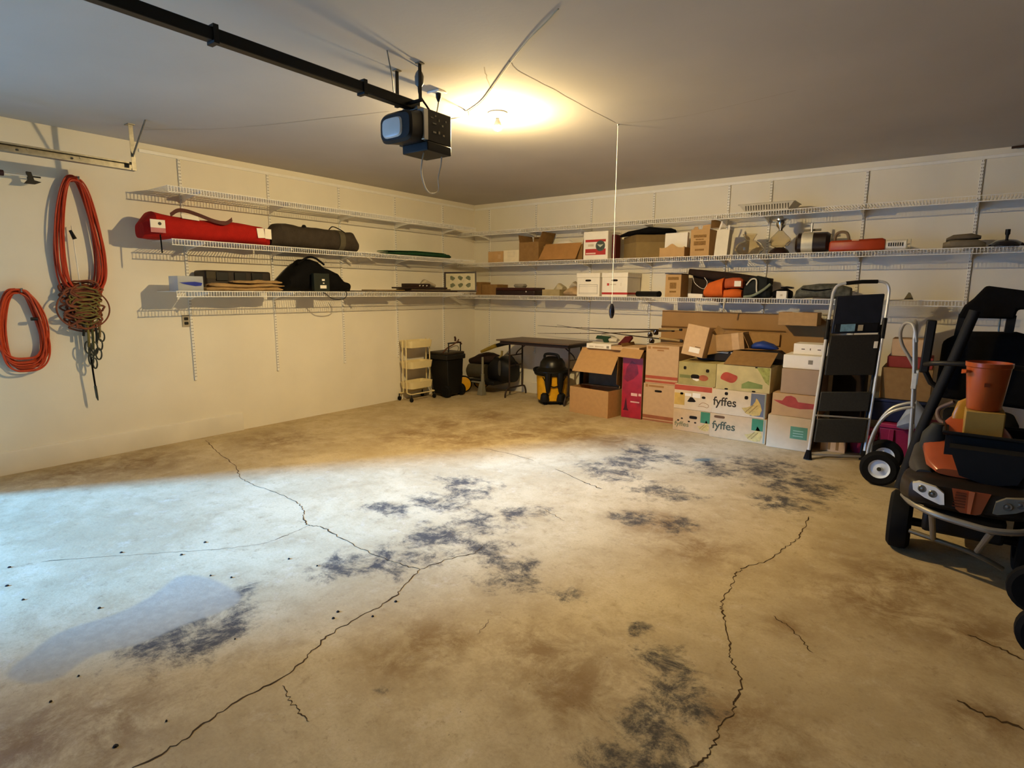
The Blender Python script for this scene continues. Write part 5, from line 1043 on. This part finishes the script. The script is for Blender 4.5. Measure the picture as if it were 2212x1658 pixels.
# right column of mixed boxes
t = carton('carton', 'pale carton on floor with green label, right column', 4.685, 5.07, -1.035, -.55, .001, .325, mat('carton_r1','#cbb28a',.85,var=.04))
patch(t, 4.895, 5.045, -1.035, .115, .235, mat('sage_green_label','#5d8d6e',.8,var=.08), 'green_label')
for q in (.19,.165,.14): patch(t, 4.92, 5.01, -1.0365, q, q+.008, mat('pale_green_line','#9fc0aa',.8), 'faint_print')
t = carton('fruit_carton', 'pale carton with red scroll print, right column', 4.71, 5.12, -1.03, -.58, .327, .545, mat('carton_r2','#bd9a70',.85,var=.05))
patch_poly(t, [(4.72,.475),(4.80,.475),(4.83,.52),(4.875,.53),(4.915,.515),(4.94,.475),(5.10,.47),(5.10,.425),(4.96,.41),(4.86,.42),(4.78,.445)], -1.03, mat('red_scroll','#a8463f',.8,var=.15), 'red_scroll')
t = carton('carton', 'plain grey brown carton below the white box, right column', 4.77, 5.12, -1.0, -.60, .547, .785, mat('carton_r3','#a98f74',.85,var=.04))
t = carton('white_box', 'wide white box with small square mark, right column', 4.765, 5.11, -.955, -.60, .787, .915, PAPER); patch(t, 4.985, 5.025, -.955, .835, .875, GPRINT, 'square_mark')
t = carton('white_box', 'narrow white box with three small vents on top, right column', 4.83, 5.13, -.86, -.60, .917, 1.02, PAPER)
for q in (4.90, 5.04): patch(t, q, q+.03, -.86, .965, .973, PRINT, 'vent_slot')
patch(t, 4.975, 4.982, -.86, .96, .98, PRINT, 'vent_slot')
# ------------------------------------------------------------------ folded step ladder
t = thing('step_ladder', 'folded chrome step ladder with black treads leaning by the boxes', 'ladder', (5.31,-1.14,0))
LA = Vector((5.105,-1.285,0)); LB = Vector((5.515,-.995,0))           # feet
TA = Vector((5.125,-.86,1.50)); TB = Vector((5.555,-.70,1.53))        # top of side rails
def lp(u, v, d=0.0):
    """u across (0..1), v up (0..1), d towards the viewer"""
    a = LA.lerp(TA, v); b = LB.lerp(TB, v)
    return a.lerp(b, u)+Vector((.30,-.95,0)).normalized()*d
pts = [lp(0,.02), lp(0,.3), lp(0,.6), lp(0,.93), lp(.02,1.0)+Vector((0,0,.03)), lp(.14,1.0)+Vector((0,0,.085)), lp(.5,1.0)+Vector((0,0,.095)), lp(.86,1.0)+Vector((0,0,.085)), lp(.98,1.0)+Vector((0,0,.03)), lp(1,.93), lp(1,.6), lp(1,.3), lp(1,.02)]
MB().tube(smooth(pts, 5), .0135, 10).build('frame', mat('polished_tube','#dcdcda',.3,metal=.35,var=.03), t)
MB().tube([lp(.22,1.0)+Vector((0,0,.09)), lp(.5,1.0)+Vector((0,0,.096)), lp(.78,1.0)+Vector((0,0,.09))], .018, 10).build('grip', BLACK, t)
for u in (0, 1):
    MB().tube([lp(u,0), lp(u,.015), lp(u,.055)], [.036,.032,.020], 10).build('foot', RUBBER, t)
    MB().tube([lp(u,.72), lp(u,.84)], .019, 10).build('hinge_sleeve', BLACK, t)
    q0, q1 = lp(.04 if u == 0 else .96, .03, -.03), lp(.04 if u == 0 else .96, .80, -.03)
    MB().tube([q0, q1], .012, 8).build('rear_leg', BLACK, t)
def panel(nm, u0, u1, v0, v1, d, th, m, bev=.008):
    c = [lp(u0,v0,d), lp(u1,v0,d), lp(u1,v1,d), lp(u0,v1,d)]
    return MB().prism(c, Vector((-.30,.95,0)).normalized()*th).build(nm, m, t, bevel=bev)
TREAD = mat('tread_plastic','#26231f',.6,var=.2,scale=60)
panel('tread', .05, .95, .29, .405, .02, .03, mat('tread_grey','#34332f',.6,var=.15,scale=60))
panel('tread', .06, .96, .105, .245, .025, .03, mat('tread_grey','#34332f'))
panel('platform', .07, .95, .505, .745, .02, .035, TREAD)
tr = panel('tool_tray', .07, .93, .755, .985, .015, .03, mat('tray_blue_black','#1d202a',.35,var=.15), .012)
panel('tray_pocket', .12, .88, .765, .815, .025, .012, mat('pocket_dark','#14151a',.4), .003).parent = tr
panel('blue_label', .22, .48, .768, .812, .034, .002, mat('blue_label','#6f93a6',.4,var=.25,scale=30), 0).parent = tr
panel('tan_label', .53, .62, .770, .805, .034, .002, mat('tan_label','#a89a80',.5), 0).parent = tr
panel('white_clip', .86, .93, .665, .705, .028, .004, PAPER, .002)
MB().tube([lp(.02,.265,.01), lp(.98,.245,.01)], .009, 8).build('crossbar', ALU, t)
MB().tube([lp(.02,.03,.0), lp(.98,.02,.0)], .010, 8).build('base_bar', ALU, t)

# ------------------------------------------------------------------ hand truck
t = thing('hand_truck', 'silver tube hand truck with white hubs and black tyres', 'hand truck', (5.72,-1.5,0))
TUBE = mat('silver_tube','#b9b7b0',.35,metal=.55,var=.06)
for y in (-1.73, -1.27):
    w_ = MB().lathe([(.075,-.036),(.115,-.038),(.135,-.022),(.138,0),(.135,.022),(.115,.038),(.075,.036)], (5.69,y,.139), 28, RX(pi/2)).build('tyre', RUBBER, t)
    MB().lathe([(0,-.030),(.018,-.034),(.020,-.020),(.060,-.014),(.072,-.030),(.078,-.034),(.078,.034),(.072,.030),(.060,.014),(.020,.020),(.018,.034),(0,.030)], (5.69,y,.139), 28, RX(pi/2)).build('white_hub', mat('white_hub','#dfe6ec',.4,var=.05), w_)
    MB().tube([(5.69,y-.040,.139),(5.69,y-.030,.139)], .016, 10).build('axle_nut', DSTEEL, w_)
MB().tube([(5.69,-1.76,.139),(5.69,-1.24,.139)], .010, 8).build('axle', STEEL, t)
for y in (-1.62, -1.38):
    MB().tube(smooth([(5.585,y,.10),(5.60,y,.30),(5.64,y,.46),(5.71,y,.57),(5.80,y,.62),(5.865,y,.635)], 6), .0135, 10).build('brace_leg', TUBE, t)
    MB().tube([(5.875,y,.06),(5.855,y,.60),(5.835,y,.95),(5.815,y,1.16)], .0135, 10).build('side_rail', TUBE, t)
    box(5.828,5.862,y-.02,y+.02,.78,.90).build('collar', mat('white_collar','#c9cbc6',.45), t, bevel=.004)
MB().tube(smooth([(5.83,-1.62,1.14),(5.815,-1.62,1.22),(5.79,-1.60,1.275),(5.74,-1.55,1.275),(5.715,-1.5,1.20),(5.735,-1.45,1.10),(5.79,-1.42,1.0),(5.83,-1.39,.92)], 6), .013, 10).build('loop_handle', TUBE, t)
MB().tube(smooth([(5.815,-1.62,1.16),(5.81,-1.60,1.26),(5.80,-1.50,1.295),(5.81,-1.40,1.26),(5.815,-1.38,1.16)], 5), .0135, 10).build('top_bar', TUBE, t)
for z in (.25,.45): MB().tube([(5.868,-1.62,z),(5.868,-1.38,z)], .010, 8).build('cross_tube', TUBE, t)
box(5.875,5.93,-1.67,-1.33,.004,.010).build('toe_plate', STEEL, t)

single('padded_pole', MB().tube(smooth([(5.835,-1.835,.036),(5.868,-1.84,.22),(5.945,-1.85,.58),(6.055,-1.85,1.0),(6.15,-1.83,1.39)], 5), [.034]*21, 14), mat('black_foam','#17181a',.75,var=.2,bump=.1), 'thick black foam covered pole leaning between hand truck and scooter', 'pole')

# ------------------------------------------------------------------ storage behind the ladder and hand truck
t = carton('carton', 'beige carton stacked high behind the hand truck handle', 5.62, 5.92, -.72, -.42, .945, 1.10, CARD3)
t = carton('carton', 'thin red lidded carton under the beige carton behind hand truck', 5.60, 5.94, -.75, -.40, .845, .943, mat('red_card','#8e3225',.7,var=.1))
t = carton('carton', 'brown carton under the red carton behind hand truck', 5.57, 5.95, -.80, -.38, .56, .843, CARD2, tape=CARD)
t = thing('storage_tote', 'navy blue plastic tote under the brown carton', 'tote', (5.72,-.62,.345))
MB().rings([[(5.50,-.79,.345),(5.95,-.79,.345),(5.95,-.42,.345),(5.50,-.42,.345)],[(5.46,-.82,.53),(5.98,-.82,.53),(5.98,-.40,.53),(5.46,-.40,.53)]]).build('tub', NAVY, t, bevel=.01); box(5.45,5.99,-.83,-.39,.531,.557).build('lid', mat('navy_lid','#232b4a',.4), t, bevel=.006)
def bin_(label, x0, x1, y0, y1, z1):
    t = thing('maroon_tote', label, 'tote', ((x0+x1)/2,(y0+y1)/2,0), 0, 'maroon totes on the floor')
    MB().rings([[(x0+.03,y0+.03,.001),(x1-.03,y0+.03,.001),(x1-.03,y1-.03,.001),(x0+.03,y1-.03,.001)],[(x0,y0,z1-.04),(x1,y0,z1-.04),(x1,y1,z1-.04),(x0,y1,z1-.04)]]).build('tub', MAROON, t, bevel=.012)
    box(x0-.012,x1+.012,y0-.012,y1+.012,z1-.039,z1).build('lid', mat('maroon_lid','#9c2850',.4,var=.08), t, bevel=.008)
    for q in (x0+.08, x1-.12): box(q,q+.04,y0-.013,y0+.004,.06,z1-.05).build('rib', MAROON, t, bevel=.004)
bin_('maroon tote on the floor behind the hand truck wheels', 5.60, 6.10, -.86, -.40, .34)
bin_('maroon tote on the floor seen through the ladder', 5.36, 5.585, -.80, -.40, .20)
t = carton('carton', 'pale carton with brown stripes seen through ladder bottom', 5.14, 5.35, -.86, -.45, .001, .26, CARD3)
for q in (5.20,5.27): patch(t, q, q+.025, -.86, .02, .24, CARD2, 'brown_stripe')
t = carton('carton', 'dark brown carton behind the ladder middle steps', 5.16, 5.43, -.62, -.30, .262, .74, mat('dark_brown_carton', '#2e2117'), tape=CARD2)
t = carton('small_carton', 'small beige box on the dark carton behind ladder platform', 5.17, 5.30, -.60, -.40, .742, .84, CARD3)
single('clear_bag', MB().loft([(5.74,-.93,.36,.05,.02,2.3),(5.80,-.93,.42,.06,.09,2.3),(5.86,-.93,.46,.06,.12,2.3),(5.93,-.93,.42,.05,.08,2.3),(5.96,-.93,.37,.03,.03,2.3)], 'x', 18, wr=.02, seed=6, fr=14), mat('milky_plastic','#b8c2cc',.35,var=.1,trans=.3), 'milky plastic bag on maroon tote beside the hand truck', 'bag', base=(5.85,-.93,.342))

# ------------------------------------------------------------------ orange scooter
t = thing('mobility_scooter', 'orange and black four wheeled mobility scooter at right', 'scooter', (6.2,-2.4,0))
SX = 6.185
ORG = mat('scooter_orange','#a04a28',.3,var=.08,coat=.5); SHELL = mat('scooter_shell','#1f1814',.4,var=.2); FEND = mat('scooter_fender','#3a3733',.55,var=.15)
for (x, y, r, wd) in ((5.895,-2.975,.172,.058),(6.475,-2.975,.172,.058),(6.01,-1.44,.175,.060),(6.36,-1.44,.175,.060)):
    w_ = MB().lathe([(r*.55,-wd),(r*.85,-wd),(r*.98,-wd*.7),(r,-wd*.3),(r,wd*.3),(r*.98,wd*.7),(r*.85,wd),(r*.55,wd)], (x,y,r+.001), 30, RY(pi/2)).build('tyre', RUBBER, t)
    MB().lathe([(0,-wd*.6),(r*.3,-wd*.7),(r*.57,-wd*.4),(r*.57,wd*.4),(r*.3,wd*.7),(0,wd*.6)], (x,y,r+.001), 24, RY(pi/2)).build('wheel_hub', DGREY, w_)
MB().tube([(5.93,-2.975,.17),(6.44,-2.975,.17)], .025, 10).build('front_axle', BLACK, t); MB().tube([(6.05,-1.44,.175),(6.32,-1.44,.175)], .025, 10).build('rear_axle', BLACK, t)
box(6.02,6.38,-2.80,-1.62,.17,.24).build('floor_deck', BLACK, t, bevel=.02)
MB().loft([(-3.285,SX,.440,.20,.055,4),(-3.25,SX,.437,.26,.078,4),(-3.15,SX,.432,.305,.09,4),(-3.0,SX,.43,.30,.09,4),(-2.80,SX,.43,.24,.10,4),(-2.70,SX,.43,.18,.09,4)], 'y', 36).build('nose_shell', SHELL, t)
MB().loft([(-3.16,SX,.545,.15,.02,3),(-3.10,SX,.57,.20,.035,3),(-2.95,SX,.625,.225,.05,3),(-2.80,SX,.70,.17,.06,3),(-2.70,SX,.76,.10,.06,3)], 'y', 28).build('orange_hood', ORG, t)
for s in (-1, 1):
    xc = SX+s*.29
    MB().loft([(-3.12,xc-s*.09,.50,.04,.03,2.6),(-3.0,xc-s*.07,.53,.06,.05,2.6),(-2.85,xc-s*.08,.575,.06,.06,2.6),(-2.72,xc-s*.12,.60,.04,.04,2.6)], 'y', 18).build('fender', FEND, t)
    # lamp
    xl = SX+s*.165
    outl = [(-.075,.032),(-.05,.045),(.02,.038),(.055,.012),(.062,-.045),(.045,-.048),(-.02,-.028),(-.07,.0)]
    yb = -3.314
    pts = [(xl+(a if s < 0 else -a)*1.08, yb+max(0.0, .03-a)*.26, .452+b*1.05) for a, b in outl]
    lm = MB().prism(pts, (0,.09,0)).build('headlamp', mat('lamp_lens','#f4f1e6',.12,var=.03,coat=.8) if s < 0 else mat('lamp_lens_dull','#8d8674',.2,coat=.5), t)  # left lens coloured as lit, right lens as its shaded copy
    for (da, db) in ((-.032,.016),(.012,.0)):
        xx = xl+(da if s < 0 else -da)*1.08
        MB().lathe([(0,.001),(.021,.001),(.018,.005),(.010,.003),(0,.007)], (xx,yb+max(0.0,.03-da)*.26+.002,.452+db), 16, RX(pi/2)).build('reflector', mat('reflector_grey','#7d7b72',.25,metal=.5), lm)
g = MB().prism([(SX-.075,-3.292,.495),(SX+.085,-3.292,.495),(SX+.055,-3.296,.385),(SX+.035,-3.297,.375),(SX-.03,-3.297,.375),(SX-.05,-3.296,.39)], (0,.05,0)).build('grille', ORG, t)
MB().prism([(SX-.004,-3.300,.495),(SX+.020,-3.300,.495),(SX+.012,-3.308,.378),(SX-.002,-3.308,.378)], (0,.02,0)).build('grille_ridge', mat('scooter_orange_light','#c96f45',.3,coat=.5), g)
for i in range(6): box(SX-.066+i*.002,SX-.012,-3.2995,-3.2905,.402+i*.015,.408+i*.015).build('grille_slat', mat('scooter_orange_dark','#6e2f18',.4), g)
BUMP = mat('bumper_tube','#8e887a',.4,metal=.5,var=.1)
MB().tube(smooth([(5.90,-3.10,.36),(5.95,-3.215,.352),(6.05,-3.31,.345),(6.18,-3.355,.338),(6.29,-3.375,.335),(6.40,-3.345,.345),(6.48,-3.24,.355)], 6), .017, 10).build('bumper', BUMP, t)
MB().tube(smooth([(5.95,-3.15,.17),(6.08,-3.20,.165),(6.20,-3.23,.155),(6.30,-3.25,.13),(6.36,-3.24,.10)], 6), .013, 10).build('lower_tube', mat('bumper_tube_dark','#655a45',.45,metal=.4), t)
for (a, b) in (((6.04,-3.30,.335),(6.06,-3.20,.17)),((6.285,-3.372,.325),(6.25,-3.24,.165))): MB().tube([a,b], [.016,.014], 10).build('bumper_strut', BUMP, t)
box(6.00,6.36,-3.17,-2.80,.19,.33).build('chassis_box', BLACK, t, bevel=.02)
# tiller and basket
MB().tube([(SX,-2.80,.66),(SX,-2.62,.92),(SX+.0,-2.52,1.08)], [.05,.045,.05], 12).build('tiller', BLACK, t)
MB().tube(smooth([(SX-.27,-2.40,1.05),(SX-.20,-2.47,1.07),(SX,-2.52,1.08),(SX+.20,-2.47,1.07),(SX+.27,-2.40,1.05)], 5), .016, 10).build('handlebar', BLACK, t)
MB().tube(smooth([(SX-.10,-2.66,.86),(SX-.17,-2.62,.80),(SX-.16,-2.66,.74),(SX-.10,-2.72,.72)], 5), .012, 8).build('cable_loop', mat('grey_brown_tube','#5d4a42',.6), t)
bx0, bx1, by0, by1, bz0, bz1 = SX-.125, SX+.255, -3.06, -2.74, .60, .745
MB().prism([(SX-.05,-3.19,.545),(SX+.08,-3.19,.51),(SX+.19,-3.19,.54),(SX+.245,-3.19,.69),(SX-.105,-3.19,.69)], (0,.12,0)).build('basket_bracket', mat('basket_black','#0d0c0c',.7,var=.3), t)
bk = MB().box(bx0,bx1,by0,by0+.012,bz0,bz1).box(bx0,bx1,by1-.012,by1,bz0,bz1).box(bx0,bx0+.012,by0+.012,by1-.012,bz0,bz1).box(bx1-.012,bx1,by0+.012,by1-.012,bz0,bz1).box(bx0+.012,bx1-.012,by0+.012,by1-.012,bz0,bz0+.012).build('basket', mat('basket_black','#0d0c0c',.7,var=.3), t)
MB().tube([(bx0-.01,by0-.01,bz1),(bx1+.01,by0-.01,bz1),(bx1+.01,by1+.01,bz1),(bx0-.01,by1+.01,bz1)], .012, 8, True).build('basket_rim', BLACK, bk)
MB().loft([(.56,SX-.17,-2.90,.05,.05,2.4),(.62,SX-.18,-2.90,.065,.06,2.4),(.70,SX-.175,-2.90,.06,.06,2.4),(.76,SX-.165,-2.90,.03,.03,2.2)], 'z', 16).build('side_pouch', mat('pouch_grey','#2c2d2a',.7,var=.2), t)
# seat
MB().tube([(SX,-1.95,.24),(SX,-1.95,.58)], .05, 14).build('seat_post', BLACK, t)
MB().loft([(-2.20,SX+.06,.625,.17,.045,4),(-2.12,SX+.06,.635,.20,.06,4),(-1.80,SX+.06,.64,.20,.06,4),(-1.72,SX+.06,.63,.17,.05,4)], 'y', 26).build('seat_cushion', BLACKM, t)
MB().prism([(5.98,-1.70,.74),(6.62,-1.70,.70),(6.66,-1.70,1.17),(6.40,-1.70,1.245),(6.10,-1.70,1.235),(5.99,-1.70,1.16)], (0,.11,0)).build('lower_backrest', BLACKM, t, bevel=.03)
MB().prism([(6.06,-1.70,1.335),(6.09,-1.70,1.42),(6.14,-1.70,1.475),(6.20,-1.70,1.565),(6.66,-1.70,1.49),(6.66,-1.70,1.42),(6.385,-1.70,1.40),(6.375,-1.70,1.335)], (0,.10,0)).build('headrest', BLACKM, t, bevel=.015)
MB().bar((6.355,-1.65,1.20), (6.36,-1.65,1.36), .06, .05).build('headrest_post', BLACK, t); MB().bar((6.075,-1.65,1.18), (6.09,-1.65,1.36), .05, .05).build('headrest_post', BLACK, t)
MB().tube([(6.14,-1.66,1.235),(6.14,-1.66,1.335)], .006, 6).build('headrest_rod', CHROME, t); MB().tube([(6.30,-1.66,1.235),(6.30,-1.66,1.335)], .006, 6).build('headrest_rod', CHROME, t)
MB().prism([(5.872,-1.82,.93),(5.93,-1.82,.93),(5.945,-1.82,1.315),(5.882,-1.82,1.32)], (0,.09,0)).build('armrest', BLACK, t, bevel=.01)
MB().tube([(5.90,-1.74,.95),(5.95,-1.72,.85),(6.02,-1.70,.80)], .02, 8).build('armrest_bracket', BLACK, t)
MB().prism([(6.55,-1.82,.90),(6.61,-1.82,.90),(6.62,-1.82,1.30),(6.56,-1.82,1.30)], (0,.09,0)).build('armrest', BLACK, t, bevel=.01)
# cargo in the basket
t = thing('orange_bucket', 'tapered orange bucket standing in scooter basket on tan box', 'bucket', (6.215,-2.85,.861))
B0 = (6.215,-2.85,0)
MB().lathe([(.0,.862),(.074,.862),(.078,.868),(.101,1.10),(.106,1.105),(.107,1.128),(.101,1.129),(.095,1.10),(.073,.872),(0,.872)], B0, 32, RX(.0)).build('pail', mat('bucket_orange','#a84a1e',.3,var=.05,coat=.4), t)
MB().prism([(6.20,-2.945,1.02),(6.225,-2.945,1.02),(6.225,-2.942,1.0),(6.20,-2.942,1.0)], (0,-.006,0)).build('emblem', mat('dark_amber','#6e2d12',.4), t)
MB().prism([(6.115,-2.88,1.085),(6.135,-2.92,1.085),(6.135,-2.92,1.072),(6.115,-2.88,1.06)], (-.02,-.01,0)).build('handle_lug', mat('bucket_orange','#a84a1e'), t)
single('tan_box', box(6.135,6.31,-2.94,-2.77,.574,.860), mat('mustard_box','#a5803a',.6,var=.08), 'mustard tan box inside the scooter basket under bucket', 'box', bevel=.006)
single('yellow_bag', MB().loft([(.58,6.19,-2.745,.05,.004,2.3),(.66,6.19,-2.755,.10,.012,2.3),(.80,6.20,-2.756,.12,.012,2.3),(.88,6.20,-2.756,.10,.010,2.3),(.92,6.19,-2.755,.03,.005,2.2)], 'z', 18, wr=.004, seed=4, fr=14), mat('amber_plastic','#b5801f',.3,var=.15,coat=.3), 'amber yellow plastic bag tucked behind the orange bucket', 'bag', base=(6.19,-2.755,.58))

# ------------------------------------------------------------------ low trolley at right edge of view
t = thing('wheeled_dolly', 'black wheeled dolly at right edge of the photo', 'dolly', (6.75,-3.69,0))
for (x, y) in ((6.475,-3.47),(6.475,-3.93),(7.05,-3.47),(7.05,-3.93)):
    w_ = MB().lathe([(.05,-.03),(.10,-.032),(.118,-.02),(.12,0),(.118,.02),(.10,.032),(.05,.03)], (x,y,.121), 26, RX(pi/2)).build('tyre', RUBBER, t)
    MB().lathe([(0,-.02),(.052,-.022),(.052,.022),(0,.02)], (x,y,.121), 20, RX(pi/2)).build('hub', DGREY, w_)
    MB().tube([(x+.02,y,.121),(x+.12,y,.26)], .014, 8).build('fork', DGREY, t)
box(6.53,7.10,-3.99,-3.41,.25,.29).build('deck', BLACK, t, bevel=.01)
